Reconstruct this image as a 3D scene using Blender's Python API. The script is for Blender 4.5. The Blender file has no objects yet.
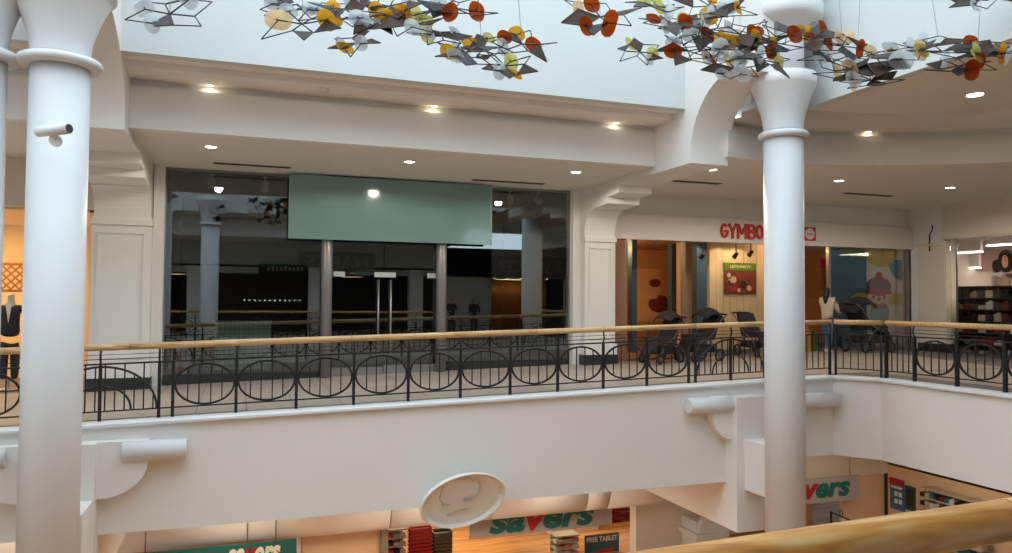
import bpy, bmesh, math, random
from mathutils import Vector, Matrix
random.seed(7)
S = bpy.context.scene
COL = S.collection
R = math.radians
# ------------------------------------------------------------------ camera
FPX = 760.0
PITCH, ROLL, YAW = R(1.88), R(0.38), R(19.27)
EYE = Vector((0, 0, 1.65))
_fw = Vector((math.sin(YAW)*math.cos(PITCH), math.cos(YAW)*math.cos(PITCH), math.sin(PITCH)))
_rt0 = Vector((math.cos(YAW), -math.sin(YAW), 0))
_up0 = _rt0.cross(_fw)
_rt = _rt0*math.cos(ROLL) + _up0*math.sin(ROLL)
_up = _up0*math.cos(ROLL) - _rt0*math.sin(ROLL)
cam = bpy.data.cameras.new('camera'); cam_o = bpy.data.objects.new('camera', cam); COL.objects.link(cam_o)
m = Matrix((_rt, _up, -_fw)).transposed().to_4x4(); m.translation = EYE
cam_o.matrix_world = m
cam.sensor_width = 36; cam.lens = FPX/1012*36; cam.clip_start = 0.05; cam.clip_end = 300
S.camera = cam_o
# ------------------------------------------------------------------ world, exposure
S.view_settings.view_transform = 'Standard'; S.view_settings.look = 'None'
S.view_settings.gamma = 1; S.view_settings.use_curve_mapping = False
S.view_settings.exposure = 0.0
W = bpy.data.worlds.new('sky'); S.world = W; W.use_nodes = True
bg = W.node_tree.nodes['Background']; bg.inputs[0].default_value = (0.745, 0.885, 1.0, 1); bg.inputs[1].default_value = 3.6

def ray(x, y):
    return _rt*((x-506)/FPX) - _up*((y-276.5)/FPX) + _fw
def at(x, y, Y):                     # point seen at pixel x, y on the plane Y
    r = ray(x, y); return EYE + r*(Y/r.y)
def atz(x, y, Z):
    r = ray(x, y); return EYE + r*((Z-EYE.z)/r.z)
def atx(x, y, X):
    r = ray(x, y); return EYE + r*(X/r.x)

# ------------------------------------------------------------------ materials
def lin(c):
    return tuple((v/12.92 if v <= .04045 else ((v+.055)/1.055)**2.4) for v in [q/255 for q in c])
MATS = {}
def mat(name, col, rough=.6, metal=0, emit=0, var=.06, scale=6, bump=0, trans=0, spec=.5, rnd=0, srgb=True):
    if name in MATS: return MATS[name]
    c = lin(col) if srgb else col
    M = bpy.data.materials.new(name); M.use_nodes = True; N = M.node_tree.nodes; L = M.node_tree.links
    b = N['Principled BSDF']
    b.inputs['Roughness'].default_value = rough; b.inputs['Metallic'].default_value = metal
    b.inputs['Specular IOR Level'].default_value = spec
    tc = N.new('ShaderNodeTexCoord'); nz = N.new('ShaderNodeTexNoise'); nz.inputs['Scale'].default_value = scale; nz.inputs['Detail'].default_value = 4
    L.new(tc.outputs['Object'], nz.inputs['Vector'])
    mx = N.new('ShaderNodeMix'); mx.data_type = 'RGBA'
    mx.inputs['A'].default_value = (*[v*(1-var) for v in c], 1); mx.inputs['B'].default_value = (*[min(1, v*(1+var)) for v in c], 1)
    L.new(nz.outputs['Fac'], mx.inputs['Factor'])
    out = mx.outputs['Result']
    if rnd:
        oi = N.new('ShaderNodeObjectInfo'); hs = N.new('ShaderNodeHueSaturation')
        mr = N.new('ShaderNodeMapRange'); mr.inputs['To Min'].default_value = 1-rnd; mr.inputs['To Max'].default_value = 1+rnd
        L.new(oi.outputs['Random'], mr.inputs['Value']); L.new(mr.outputs['Result'], hs.inputs['Value']); L.new(out, hs.inputs['Color']); out = hs.outputs['Color']
    L.new(out, b.inputs['Base Color'])
    if emit:
        b.inputs['Emission Color'].default_value = (*c, 1); b.inputs['Emission Strength'].default_value = emit
    if bump:
        bp = N.new('ShaderNodeBump'); bp.inputs['Strength'].default_value = bump; bp.inputs['Distance'].default_value = .01
        L.new(nz.outputs['Fac'], bp.inputs['Height']); L.new(bp.outputs['Normal'], b.inputs['Normal'])
    if trans:
        tr = N.new('ShaderNodeBsdfTranslucent'); tp = N.new('ShaderNodeBsdfTransparent'); ms = N.new('ShaderNodeMixShader'); ms2 = N.new('ShaderNodeMixShader')
        L.new(out, tr.inputs['Color']); L.new(out, tp.inputs['Color'])
        ms.inputs[0].default_value = .5; L.new(tr.outputs[0], ms.inputs[1]); L.new(tp.outputs[0], ms.inputs[2])
        ms2.inputs[0].default_value = trans; L.new(b.outputs[0], ms2.inputs[1]); L.new(ms.outputs[0], ms2.inputs[2])
        L.new(ms2.outputs[0], N['Material Output'].inputs['Surface'])
    MATS[name] = M; return M
def glass_mat(name, tint=(.8, .86, .84), ior=1.6):
    M = bpy.data.materials.new(name); M.use_nodes = True; N = M.node_tree.nodes; L = M.node_tree.links
    N.remove(N['Principled BSDF'])
    t = N.new('ShaderNodeBsdfTransparent'); t.inputs[0].default_value = (*tint, 1)
    g = N.new('ShaderNodeBsdfGlossy'); g.inputs['Roughness'].default_value = .01; g.inputs[0].default_value = (.92, .95, .96, 1)
    f = N.new('ShaderNodeFresnel'); f.inputs[0].default_value = ior
    ms = N.new('ShaderNodeMixShader'); L.new(f.outputs[0], ms.inputs[0]); L.new(t.outputs[0], ms.inputs[1]); L.new(g.outputs[0], ms.inputs[2])
    L.new(ms.outputs[0], N['Material Output'].inputs['Surface']); MATS[name] = M; return M
def wood_mat(name, c1, c2, c3, sx=1.2, sy=14, knot=0, rough=.35):
    M = bpy.data.materials.new(name); M.use_nodes = True; N = M.node_tree.nodes; L = M.node_tree.links
    b = N['Principled BSDF']; b.inputs['Roughness'].default_value = rough
    tc = N.new('ShaderNodeTexCoord'); mp = N.new('ShaderNodeMapping'); mp.inputs['Scale'].default_value = (sx, sy, sy)
    L.new(tc.outputs['Object'], mp.inputs['Vector'])
    nz = N.new('ShaderNodeTexNoise'); nz.inputs['Scale'].default_value = 2.2; nz.inputs['Detail'].default_value = 6; nz.inputs['Distortion'].default_value = .6
    L.new(mp.outputs['Vector'], nz.inputs['Vector'])
    cr = N.new('ShaderNodeValToRGB'); e = cr.color_ramp.elements
    e[0].position = .28; e[0].color = (*lin(c1), 1); e[1].position = .75; e[1].color = (*lin(c3), 1)
    k = e.new(.5); k.color = (*lin(c2), 1)
    L.new(nz.outputs['Fac'], cr.inputs['Fac']); L.new(cr.outputs['Color'], b.inputs['Base Color'])
    bp = N.new('ShaderNodeBump'); bp.inputs['Strength'].default_value = .15; bp.inputs['Distance'].default_value = .004
    L.new(nz.outputs['Fac'], bp.inputs['Height']); L.new(bp.outputs['Normal'], b.inputs['Normal'])
    MATS[name] = M; return M
WHITE = mat('white_plaster', (232, 229, 224), .75, var=.015, scale=2)
UPW = mat('pale_blue_white_plaster', (208, 212, 210), .75, var=.015, scale=2)
WCOL = mat('white_column_paint', (214, 214, 214), .45, var=.01, scale=2)
WCEIL = mat('ceiling_paint', (226, 220, 211), .85, var=.015, scale=2)
CREAM = mat('cream_paint', (226, 214, 196), .7, var=.02)
COPING = mat('white_coping_stone', (226, 228, 230), .4, var=.03)
IRON = mat('black_iron', (38, 38, 40), .45, .3, var=.1)
STEEL = mat('brushed_steel', (176, 178, 178), .3, .9, var=.05)
GREYM = mat('grey_metal_post', (150, 148, 145), .4, .5)
TILE = mat('beige_floor_tile', (176, 164, 150), .4, var=.08, rnd=.06)
GROUT = mat('floor_grout', (120, 112, 104), .8)
DARK = mat('dark_interior', (18, 18, 19), .7)  # near-black base colour stands in for the gloom of unlit shops
TEALD = mat('dark_teal_wall', (20, 78, 82), .6)
GLASS = glass_mat('shop_glass', ior=1.95)
GLASS2 = glass_mat('clear_glass', (.96, .97, .96), 1.35)
FROST = mat('frosted_green_panel', (118, 152, 148), .1, var=.02, spec=.9)
RAILW = wood_mat('handrail_wood', (156, 112, 66), (206, 168, 116), (224, 194, 146), 1.3, 16)
NEARW = wood_mat('near_handrail_wood', (186, 118, 50), (226, 160, 78), (238, 200, 138), 1.6, 14)
WOODF = wood_mat('plank_floor_wood', (150, 92, 40), (198, 138, 72), (226, 172, 104), .35, 5.0)
BLACKP = mat('black_skirting', (44, 46, 46), .4)
LAMP = mat('lamp_glow', (255, 240, 214), .5, emit=14)
LAMPS = mat('small_lamp_glow', (255, 226, 176), .5, emit=8)
LAMPW = mat('white_strip_glow', (255, 250, 240), .5, emit=5)
GREYVENT = mat('vent_grey', (110, 104, 98), .6)

# ------------------------------------------------------------------ mesh helpers
def wloc(o):
    v = Vector((0, 0, 0))
    while o: v = v + o.location; o = o.parent
    return v
class MB:
    def __init__(s): s.v = []; s.f = []; s.sm = []
    def add(s, vs, fs, smooth=False):
        n = len(s.v); s.v += [Vector(v) for v in vs]; s.f += [tuple(i+n for i in f) for f in fs]; s.sm += [smooth]*len(fs); return s
    def box(s, x0, x1, y0, y1, z0, z1):
        return s.add([(x0,y0,z0),(x1,y0,z0),(x1,y1,z0),(x0,y1,z0),(x0,y0,z1),(x1,y0,z1),(x1,y1,z1),(x0,y1,z1)],
                     [(0,3,2,1),(4,5,6,7),(0,1,5,4),(1,2,6,5),(2,3,7,6),(3,0,4,7)])
    def bar(s, a, b, w, h=None, up=Vector((0,0,1))):
        h = h or w; a = Vector(a); b = Vector(b); d = (b-a).normalized()
        if abs(d.dot(up)) > .98: up = Vector((0,1,0))
        x = d.cross(up).normalized()*w/2; y = x.cross(d).normalized()*h/2
        return s.add([a-x-y,a+x-y,a+x+y,a-x+y,b-x-y,b+x-y,b+x+y,b-x+y],[(0,1,2,3),(7,6,5,4),(0,4,5,1),(1,5,6,2),(2,6,7,3),(3,7,4,0)])
    def tube(s, pts, r, n=8, closed=False, cap=True):
        pts = [Vector(p) for p in pts]; rs = r if isinstance(r, (list, tuple)) else [r]*len(pts)
        N = len(pts); rings = []; prev = None
        for i, p in enumerate(pts):
            if closed: d = pts[(i+1) % N]-pts[i-1]
            else: d = pts[min(i+1, N-1)]-pts[max(i-1, 0)]
            d.normalize()
            if prev is None:
                u = d.cross(Vector((0,0,1)));
                if u.length < .1: u = d.cross(Vector((0,1,0)))
            else: u = prev - d*prev.dot(d)
            u.normalize(); prev = u; w = d.cross(u)
            rings.append([p+(u*math.cos(2*math.pi*k/n)+w*math.sin(2*math.pi*k/n))*rs[i] for k in range(n)])
        vs = [q for rg in rings for q in rg]; fs = []
        for i in range(N if closed else N-1):
            j = (i+1) % N
            for k in range(n):
                k2 = (k+1) % n; fs.append((i*n+k, i*n+k2, j*n+k2, j*n+k))
        s.add(vs, fs, True)
        if cap and not closed:
            b0 = len(s.v)-len(vs)
            s.f += [tuple(b0+k for k in range(n))[::-1], tuple(b0+(N-1)*n+k for k in range(n))]; s.sm += [False, False]
        return s
    def lathe(s, prof, c=(0,0,0), n=32, axis='Z', cap=True):
        vs = []; fs = []
        for (r, z) in prof:
            for k in range(n):
                a = 2*math.pi*k/n; x, y = r*math.cos(a), r*math.sin(a)
                p = (x, y, z) if axis == 'Z' else ((z, x, y) if axis == 'X' else (x, z, y))
                vs.append((c[0]+p[0], c[1]+p[1], c[2]+p[2]))
        for i in range(len(prof)-1):
            for k in range(n):
                k2 = (k+1) % n; fs.append((i*n+k, i*n+k2, (i+1)*n+k2, (i+1)*n+k))
        fs.append(tuple(range(n))[::-1]); fs.append(tuple((len(prof)-1)*n+k for k in range(n)))
        s.add(vs, fs[:-2], True)
        if not cap: return s
        s.f += [tuple(i+len(s.v)-len(vs) for i in f) for f in fs[-2:]]; s.sm += [False]*2
        return s
    def prism(s, poly, a, b, axis='X', smooth=False):
        n = len(poly)
        def P(u, v, t): return (t, u, v) if axis == 'X' else ((u, t, v) if axis == 'Y' else (u, v, t))
        vs = [P(u, v, a) for u, v in poly] + [P(u, v, b) for u, v in poly]
        fs = [tuple(range(n)), tuple(range(2*n-1, n-1, -1))]
        s.add(vs, fs); s.add(vs, [((i+1) % n, i, i+n, (i+1) % n+n) for i in range(n)], smooth); return s
    def ball(s, c, r, n=12, m=8, sc=(1,1,1)):
        pr = [(max(.001, math.sin(math.pi*i/m)), -math.cos(math.pi*i/m)) for i in range(m+1)]
        vs = []; fs = []
        for rr, z in pr:
            for k in range(n):
                a = 2*math.pi*k/n; vs.append((c[0]+r*sc[0]*rr*math.cos(a), c[1]+r*sc[1]*rr*math.sin(a), c[2]+r*sc[2]*z))
        for i in range(m):
            for k in range(n): fs.append((i*n+k, i*n+(k+1) % n, (i+1)*n+(k+1) % n, (i+1)*n+k))
        return s.add(vs, fs, True)
    def mesh(s, name, M, org=Vector((0,0,0))):
        me = bpy.data.meshes.new(name); me.from_pydata([v-org for v in s.v], [], s.f)
        me.polygons.foreach_set('use_smooth', s.sm)
        bm = bmesh.new(); bm.from_mesh(me); bmesh.ops.remove_doubles(bm, verts=bm.verts, dist=1e-5)
        ng = [f for f in bm.faces if len(f.verts) > 4]
        if ng: bmesh.ops.triangulate(bm, faces=ng)
        bmesh.ops.recalc_face_normals(bm, faces=bm.faces); bm.to_mesh(me); bm.free()
        me.materials.append(M); return me
    def build(s, name, M, parent=None, org=None):
        o0 = wloc(parent) if parent else (Vector(org) if org else Vector((0,0,0)))
        o = bpy.data.objects.new(name, s.mesh(name, M, o0)); COL.objects.link(o)
        if parent: o.parent = parent
        else: o.location = o0
        return o
def B(name, M, parent, *d): return MB().box(*d).build(name, M, parent)
def tag(o, label, cat, group=None):
    o['label'] = label; o['category'] = cat
    if group: o['group'] = group
    return o
def thing(name, label, cat, loc, group=None):
    o = bpy.data.objects.new(name, None); o.empty_display_size = .1; COL.objects.link(o); o.location = loc
    return tag(o, label, cat, group)
def struct(o): o['kind'] = 'structure'; return o
def inst(me, name, parent, loc, rot=(0,0,0), scale=(1,1,1)):    # loc in world, parent unrotated
    o = bpy.data.objects.new(name, me); COL.objects.link(o); o.parent = parent
    o.location = Vector(loc)-wloc(parent); o.rotation_euler = rot; o.scale = scale; return o
UNIT = {}
def unit(M):
    if M.name not in UNIT: UNIT[M.name] = MB().box(-.5,.5,-.5,.5,-.5,.5).mesh('piece', M)
    return UNIT[M.name]
def subst(o, label): o['label'] = label; return o
def lamp(kind, name, parent, loc, energy, col=(1,.82,.6), size=.3, size_y=None, rot=(0,0,0), spot=None):
    l = bpy.data.lights.new(name, kind); l.energy = energy; l.color = col
    if kind == 'AREA':
        l.size = size
        if size_y: l.shape = 'RECTANGLE'; l.size_y = size_y
    elif kind == 'SPOT': l.spot_size = spot or R(90); l.spot_blend = .25; l.shadow_soft_size = size
    else: l.shadow_soft_size = size
    o = bpy.data.objects.new(name, l); COL.objects.link(o)
    if parent: o.parent = parent; o.location = Vector(loc)-wloc(parent)
    else: o.location = loc
    o.rotation_euler = rot; return o
def text_mesh(body, x0, x1, z0, z1, bold=0, shear=0, extrude=.02):
    cu = bpy.data.curves.new('t', 'FONT'); cu.body = body; cu.size = 1; cu.extrude = .001; cu.offset = bold; cu.shear = shear; cu.resolution_u = 3
    o = bpy.data.objects.new('t', cu); COL.objects.link(o); bpy.context.view_layer.update()
    me = bpy.data.meshes.new_from_object(o.evaluated_get(bpy.context.evaluated_depsgraph_get()))
    bpy.data.objects.remove(o); bpy.data.curves.remove(cu)
    vs = [v.co.copy() for v in me.vertices]
    ax, bx = min(v.x for v in vs), max(v.x for v in vs); ay, by = min(v.y for v in vs), max(v.y for v in vs)
    for v in me.vertices:
        c = v.co; v.co = Vector((x0+(c.x-ax)/(bx-ax)*(x1-x0), z0+(c.y-ay)/(by-ay)*(z1-z0), extrude if c.z > 0 else 0))
    return me
def lettering(body, parent, M, Y, x0, x1, z0, z1, bold=0, shear=0, split=False, face=-1, name='letter', depth=.02, plane='Y', mats=None):
    # face -1: read from -Y (x to the right); +1: read from +Y. plane 'X': text runs along Y on a wall facing -X, read towards +X
    me = text_mesh(body, 0, abs(x1-x0), 0, z1-z0, bold, shear, depth)
    bm = bmesh.new(); bm.from_mesh(me); o0 = wloc(parent)
    for v in bm.verts:
        c = v.co.copy()
        if plane == 'Y':
            v.co = Vector((x0+c.x, Y-c.z, z0+c.y)) if face < 0 else Vector((x1-c.x, Y+c.z, z0+c.y))
        else: v.co = Vector((Y-c.z, x1-c.x, z0+c.y))
    bm.verts.ensure_lookup_table(); out = []
    groups = []
    if split:
        seen = set()
        bmesh.ops.remove_doubles(bm, verts=bm.verts, dist=1e-4)
        for v in bm.verts:
            if v in seen: continue
            st = [v]; comp = set()
            while st:
                q = st.pop()
                if q in comp: continue
                comp.add(q); st += [e.other_vert(q) for e in q.link_edges]
            seen |= comp; groups.append(comp)
        groups.sort(key=lambda g: min(v.co.x for v in g))
    else: groups = [set(bm.verts)]
    for gi, g in enumerate(groups):
        idx = {v: i for i, v in enumerate(g)}
        m2 = bpy.data.meshes.new(name)
        m2.from_pydata([v.co-o0 for v in idx], [], [tuple(idx[v] for v in f.verts) for f in bm.faces if f.verts[0] in idx])
        m2.materials.append(mats[gi] if mats else M)
        o = bpy.data.objects.new(name, m2); COL.objects.link(o); o.parent = parent; out.append(o)
    bm.free(); return out
def plate(name, M, parent, pts, thick=.008, org=None):           # thin solid panel from a 3D polygon
    pts = [Vector(p) for p in pts]; n = (pts[1]-pts[0]).cross(pts[2]-pts[0]).normalized()*thick/2
    k = len(pts); mb = MB(); mb.add([p+n for p in pts]+[p-n for p in pts], [tuple(range(k)), tuple(range(2*k-1, k-1, -1))]+[((i+1) % k, i, i+k, (i+1) % k+k) for i in range(k)])
    return mb.build(name, M, parent, org)
# ================================================================== THE SETTING
def clamp(v, a=0, b=1): return max(a, min(b, v))
def fz(X, Y):                                    # the far gallery floor climbs gently to the right
    return -.089+.0268*min(X, 10.8) + .14*clamp((X-10.8)/3)*clamp((Y-12.6)/3.6)
SLO = math.atan(.0268)
ZLOW = -4.6
# ---- far gallery floor: base sheet + tiles
def grid_floor(name, xs, ys, dz=-.02):
    mb = MB(); n = len(ys)
    vs = [(x, y, fz(x, y)+dz) for x in xs for y in ys]
    fs = [(i*n+j, (i+1)*n+j, (i+1)*n+j+1, i*n+j+1) for i in range(len(xs)-1) for j in range(n-1)]
    return struct(mb.add(vs, fs).build(name, GROUT))
fl = grid_floor('floor', [-9+i*.9 for i in range(36)], [12.62, 13.5, 14.4, 15.3, 16.2, 17.2, 18.5, 20, 25])
tile_me = MB().box(-.368,.368,-.368,.368,-.03,.0).mesh('tile', TILE)
nx = 0
for i in range(28):
    for j in range(6):
        x = -4.0+i*.75; y = 13.05+j*.75
        if x > 17.9: continue
        t = inst(tile_me, 'tile', fl, (x, y, fz(x, y)))
        gx = (fz(x+.3, y)-fz(x-.3, y))/.6; gy = (fz(x, y+.3)-fz(x, y-.3))/.6
        t.rotation_euler = (math.atan(gy), -math.atan(gx), 0)
struct(MB().prism([(11.4,12.5),(11.95,11.75),(12.2,11.7),(12.2,12.7),(11.4,12.7)], .12, .18, 'Z').build('floor_corner', GROUT))
fs2 = MB().box(12.1, 24.5, -4, 12.62, .12, .18).build('floor_side', GROUT); struct(fs2)
for i in range(7):
    for j in range(6): inst(tile_me, 'tile', fs2, (13.1+i*.75, 8.5+j*.75, .2))
nf = MB().box(-12, 12.1, -8, 1.4, -.1, .055).build('floor_near', TILE); struct(nf)
lf = MB().box(-14, 26, -8, 26, ZLOW-.1, ZLOW).build('floor_lower', WOODF); struct(lf)

# ---- balcony front of the far gallery (slab edge)
def slab_front():
    mb = MB(); xs = [-9, -6, -3, 0, 3, 6, 9.0]
    for a, b in zip(xs, xs[1:]):
        za, zb = fz(a, 12.4)-.06, fz(b, 12.4)-.06
        mb.add([(a,12.4,-1.76),(b,12.4,-1.76),(b,12.4,zb),(a,12.4,za),(a,12.75,-1.76),(b,12.75,-1.76),(b,12.75,zb),(a,12.75,za)],
               [(0,1,2,3),(7,6,5,4),(0,4,5,1),(3,2,6,7)])
    return struct(mb.build('wall_balcony_front', WHITE))
slab_front()
# right of the column: straight piece, chamfer, side gallery
def slab_piece(name, p, q, z0, z1, th=.35):
    p = Vector((*p, 0)); q = Vector((*q, 0)); d = (q-p).normalized(); n = Vector((-d.y, d.x, 0))*th
    a, b, c, e = p, q, q+n, p+n
    return struct(MB().prism([(v.x, v.y) for v in (a, b, c, e)], z0, z1, 'Z').build(name, WHITE))
slab_piece('wall_balcony_corner', (9.0, 12.4), (11.36, 12.4), -1.40, fz(10.2, 12.4)-.05)
slab_piece('wall_balcony_chamfer', (11.36, 12.4), (11.88, 11.68), -1.40, fz(11, 12.4)-.06)
slab_piece('wall_balcony_side', (11.88, 11.68), (11.88, -4), -1.40, fz(11, 12.4)-.06)
slab_piece('wall_balcony_near', (11.88, 1.36), (-12, 1.36), -1.6, .0)
# copings under the railings
def coping(name, p, q, w0=-.07, w1=.24, h=.06):
    p = Vector(p); q = Vector(q); d = (q-p); d.z = 0; d.normalize(); n = Vector((-d.y, d.x, 0)); mb = MB()
    lo = Vector((0,0,-h)); hi = Vector((0,0,0))
    a, b = p+n*w0, q+n*w0; c, e = q+n*w1, p+n*w1; s = n*.03
    mb.add([a+lo, b+lo, c+lo, e+lo, a+s, b+s, c, e, a+lo*.35, b+lo*.35],
           [(0,1,9,8),(8,9,5,4),(4,5,6,7),(7,6,2,3),(0,3,2,1)])
    return struct(mb.build(name, COPING))
def P3(x, y): return Vector((x, y, fz(x, 12.4)-.005))
coping('trim_1', P3(-9, 12.4), P3(11.36, 12.4))
coping('trim_2', P3(11.36, 12.4), P3(11.88, 11.68))
coping('trim_3', P3(11.88, 11.68), P3(11.88, -4))
coping('trim_4', Vector((11.88, 1.36, .075)), Vector((-12, 1.36, .075)))
# ---- ceilings of the galleries at z 4.4
ZC, ZU, TOP = 4.40, 5.28, 11.0
struct(MB().box(-9, 8.2, 13.5, 17.6, ZC, ZC+.1).build('ceiling', WCEIL))
CURV = [(8.6,12.02),(9.2,12.12),(9.8,12.15),(10.5,12.1),(11.2,11.95),(11.9,11.72),(12.6,11.42),(13.3,11.02),(13.9,10.55),(14.4,9.95),(14.75,9.2),(14.95,8.3),(15.05,7.2),(15.05,3),(15.05,-3)]
def off(poly, d):
    out = []
    for i, p in enumerate(poly):
        a = Vector(poly[max(i-1,0)]); b = Vector(poly[min(i+1,len(poly)-1)]); t = (b-a).normalized(); n = Vector((t.y, -t.x))
        out.append((p[0]+n.x*d, p[1]+n.y*d))
    return out
cp = CURV+[(15.05,-4),(25,-4),(25,17.6),(8.6,17.6)]
struct(MB().prism(cp, ZC, ZC+.1, 'Z').build('ceiling_corner', WCEIL))
c2 = off(CURV, .62)
struct(MB().prism([(9.86,-4),(9.86,12.2)]+[p for p in c2 if p[0] > 9.9]+[(14.4,-4)], ZU, ZU+.1, 'Z').build('ceiling_raised', WCEIL))
# stepped cornice along the corner curve
def swept(name, curve, prof, M, smooth=True):   # prof: (inward offset, z)
    mb = MB(); rows = [[(x, y, z) for x, y in off(curve, d)] for d, z in prof]
    n = len(curve); vs = [p for r in rows for p in r]
    for i in range(len(rows)-1):
        mb.add(rows[i]+rows[i+1], [(k, k+1, n+k+1, n+k) for k in range(n-1)], smooth)
    return struct(mb.build(name, M))
swept('trim_5', CURV, [(.006,ZC-.005),(.006,4.98),(-.09,4.98),(-.09,5.08),(.34,5.08),(.34,5.17),(.62,5.17),(.62,ZU)], WCEIL)
# stepped cornice of the main bay (front wall, two soffit steps, tall fascia)
def cornice(name, x0, x1, mirror=False):
    prof = [(12.31,5.6),(12.31,5.30),(12.75,5.30),(12.75,5.2),(13.5,5.2),(13.5,5.08),(13.4,5.08),(13.4,4.39),(13.62,4.39),(13.62,5.6)]
    if mirror: prof = [(13.0-y, z) for y, z in prof]
    y0, y1 = (.5, .7) if mirror else (12.3, 12.5)
    struct(MB().box(x0, x1, y0, y1, 5.295, TOP).build(name.replace('cornice', 'upper'), UPW))
    return struct(MB().prism(prof, x0, x1, 'X').build(name, WHITE))
cornice('wall_cornice_main', -1.72, 7.86)
cornice('wall_cornice_left', -9, -2.74)
cornice('wall_cornice_near', -12, 9.9, True)
struct(MB().box(8.68, 9.86, 11.44, 12.3, ZU-.02, TOP).build('wall_upper_corner', UPW))
struct(MB().box(9.80, 10.0, -3, 12.3, ZU-.02, TOP).build('wall_upper_right', UPW))
struct(MB().box(-9.2, -9, 12.4, 17.4, -2, TOP).build('wall_left_end', WHITE))
struct(MB().box(-12.2, -12, -8, 12.4, ZLOW, TOP).build('wall_left', WHITE))
struct(MB().box(-12, -9, 12.4, 12.6, ZLOW, TOP).build('wall_left_return', WHITE))
# ---- transverse arches from the columns back to the facade piers
def arch_profile(yf, yb=17.3):
    pts = [(yb,TOP),(yb,3.2),(16.72,3.2)]
    pts += [(16.74-.44*(1-math.cos(a)), 3.28+.55*math.sin(a)) for a in [math.pi/2*i/8 for i in range(9)]]
    pts += [(16.3,3.86),(15.5,3.90),(15.5,4.05),(14.95,4.08),(14.95,4.25),(yf,4.25)]
    r = yf-10.85
    pts += [(10.85+r*math.cos(a), 4.36+1.29*math.sin(a)) for a in [math.pi/2*i/48 for i in range(49)]]
    pts += [(10.8,5.65),(10.8,TOP)]
    return pts
struct(MB().prism(arch_profile(12.14), 7.86, 8.68, 'X', True).build('wall_arch_right', WHITE))
struct(MB().prism(arch_profile(12.9), -2.74, -1.72, 'X', True).build('wall_arch_left', WHITE))
for nm in ('wall_arch_right', 'wall_arch_left'):
    me = bpy.data.objects[nm].data
    me.polygons.foreach_set('use_smooth', [False]*len(me.polygons))
# ---- facade piers with capital band, inset panel and black skirting
def pier(name, x0, x1, yf, mold=True):
    zb = fz((x0+x1)/2, 17)
    o = struct(MB().box(x0, x1, yf, 17.5, zb-.05, 3.28).build(name, WHITE))
    mb = MB(); mb.box(x0-.02, x1+.02, yf-.05, 17.0, 3.12, 3.22)
    mb.build('capital_band', WHITE, o)
    w = .1; p = MB()
    for a, b, c, d in ((x0+w, x1-w, 2.95, 3.0), (x0+w, x1-w, zb+.62, zb+.67), (x0+w, x0+w+.05, zb+.675, 2.945), (x1-w-.05, x1-w, zb+.675, 2.945)):
        p.box(a, b, yf-.035, yf, c, d)
    p.build('panel_moulding', WHITE, o)
    MB().box(x0-.03, x1+.03, yf-.05, 17.4, zb+.24, zb+.5).build('plinth', WHITE, o)
    MB().box(x0-.04, x1+.04, yf-.07, 17.4, zb-.02, zb+.24).build('skirting', BLACKP, o)
    return o
pier('wall_pier_left', -2.78, -1.70, 16.75)
pier('wall_pier_right', 7.88, 8.70, 16.75)
# frame strips between piers and glass
struct(MB().box(-1.70, -1.50, 17.0, 17.4, -.2, ZC).build('trim_6', WHITE))
struct(MB().box(7.68, 7.90, 17.0, 17.4, 0, ZC).build('trim_7', WHITE))
# ---- lower storey: brackets, beams, header coves
for k, (xc, zt) in enumerate(((-2.31, -.40), (9.27, -.12))):
    w = .47
    o = struct(MB().box(xc-w, xc+w*.9, 12.05, 16.2, -2.62, zt).build('wall_lower_beam_%s' % ('left', 'right')[k], WHITE))
    cx = (-2.2, 9.07)[k]
    MB().box(cx-(.34, .1)[k], cx+.30, 11.3, 12.05, zt-1.72, zt-.78).build('column_block', WHITE, o)
    for s in (-1, 1):
        x1 = xc+s*w
        bw_ = (.62, .42)[k]
        pr = [(x1-s*.05, zt), (x1+s*bw_, zt)] + [(x1+s*bw_*math.cos(a), zt-.3-.5*math.sin(a)) for a in [math.pi/2*i/12 for i in range(13)]] + [(x1-s*.05, zt-.8)]
        MB().prism(pr, 12.2, 12.42, 'Y').build('bracket', WHITE, o)
        r = .15; xa, xb = ((-3.9, -3.0), (-1.57, -.70), (7.87, 8.84), (10.2, 11.33))[k*2+(s > 0)]
        MB().lathe([(r*.86, 0), (r, .02), (r, xb-xa-.02), (r*.86, xb-xa)], (xa, 12.24, zt-.15), 24, 'X').build('bolster_roll', WCOL, o)
struct(MB().box(-9, 9.2, 12.72, 25, -1.80, -1.7).build('ceiling_lower', WCEIL))
struct(MB().box(9.2, 26, 12.72, 25, -1.42, -1.32).build('ceiling_lower_corner', WCEIL))
struct(MB().box(12.2, 26, -4, 12.72, -1.42, -1.32).build('ceiling_lower_side', WCEIL))
LH = MB().box(-9, 10.5, 16.1, 16.2, -3.1, -1.8).build('wall_lower_header', CREAM); struct(LH)
jx = [-9]+[at(x, 510, 16).x for x in (108, 388.6, 489, 582.6, 604.4, 695.7)]
for a, b in zip(jx, jx[1:]):
    pf = [(16.1,-1.85),(15.62,-1.85)]+[(15.62+.36*(1-math.cos(t)), -2.2-.93*math.sin(t)*1.0) for t in [math.pi/2*i/8 for i in range(9)]]+[(16.1,-3.13)]
    MB().prism(pf, a+.012, b-.012, 'X', True).build('cove_panel', WHITE, LH)
struct(MB().box(9.2, 17.0, 16.4, 16.5, -3.0, -1.4).build('wall_lower_header_corner', CREAM))
LS = struct(MB().box(16.9, 17.0, -4, 16.5, -2.75, -1.4).build('wall_lower_header_side', CREAM))
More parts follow.
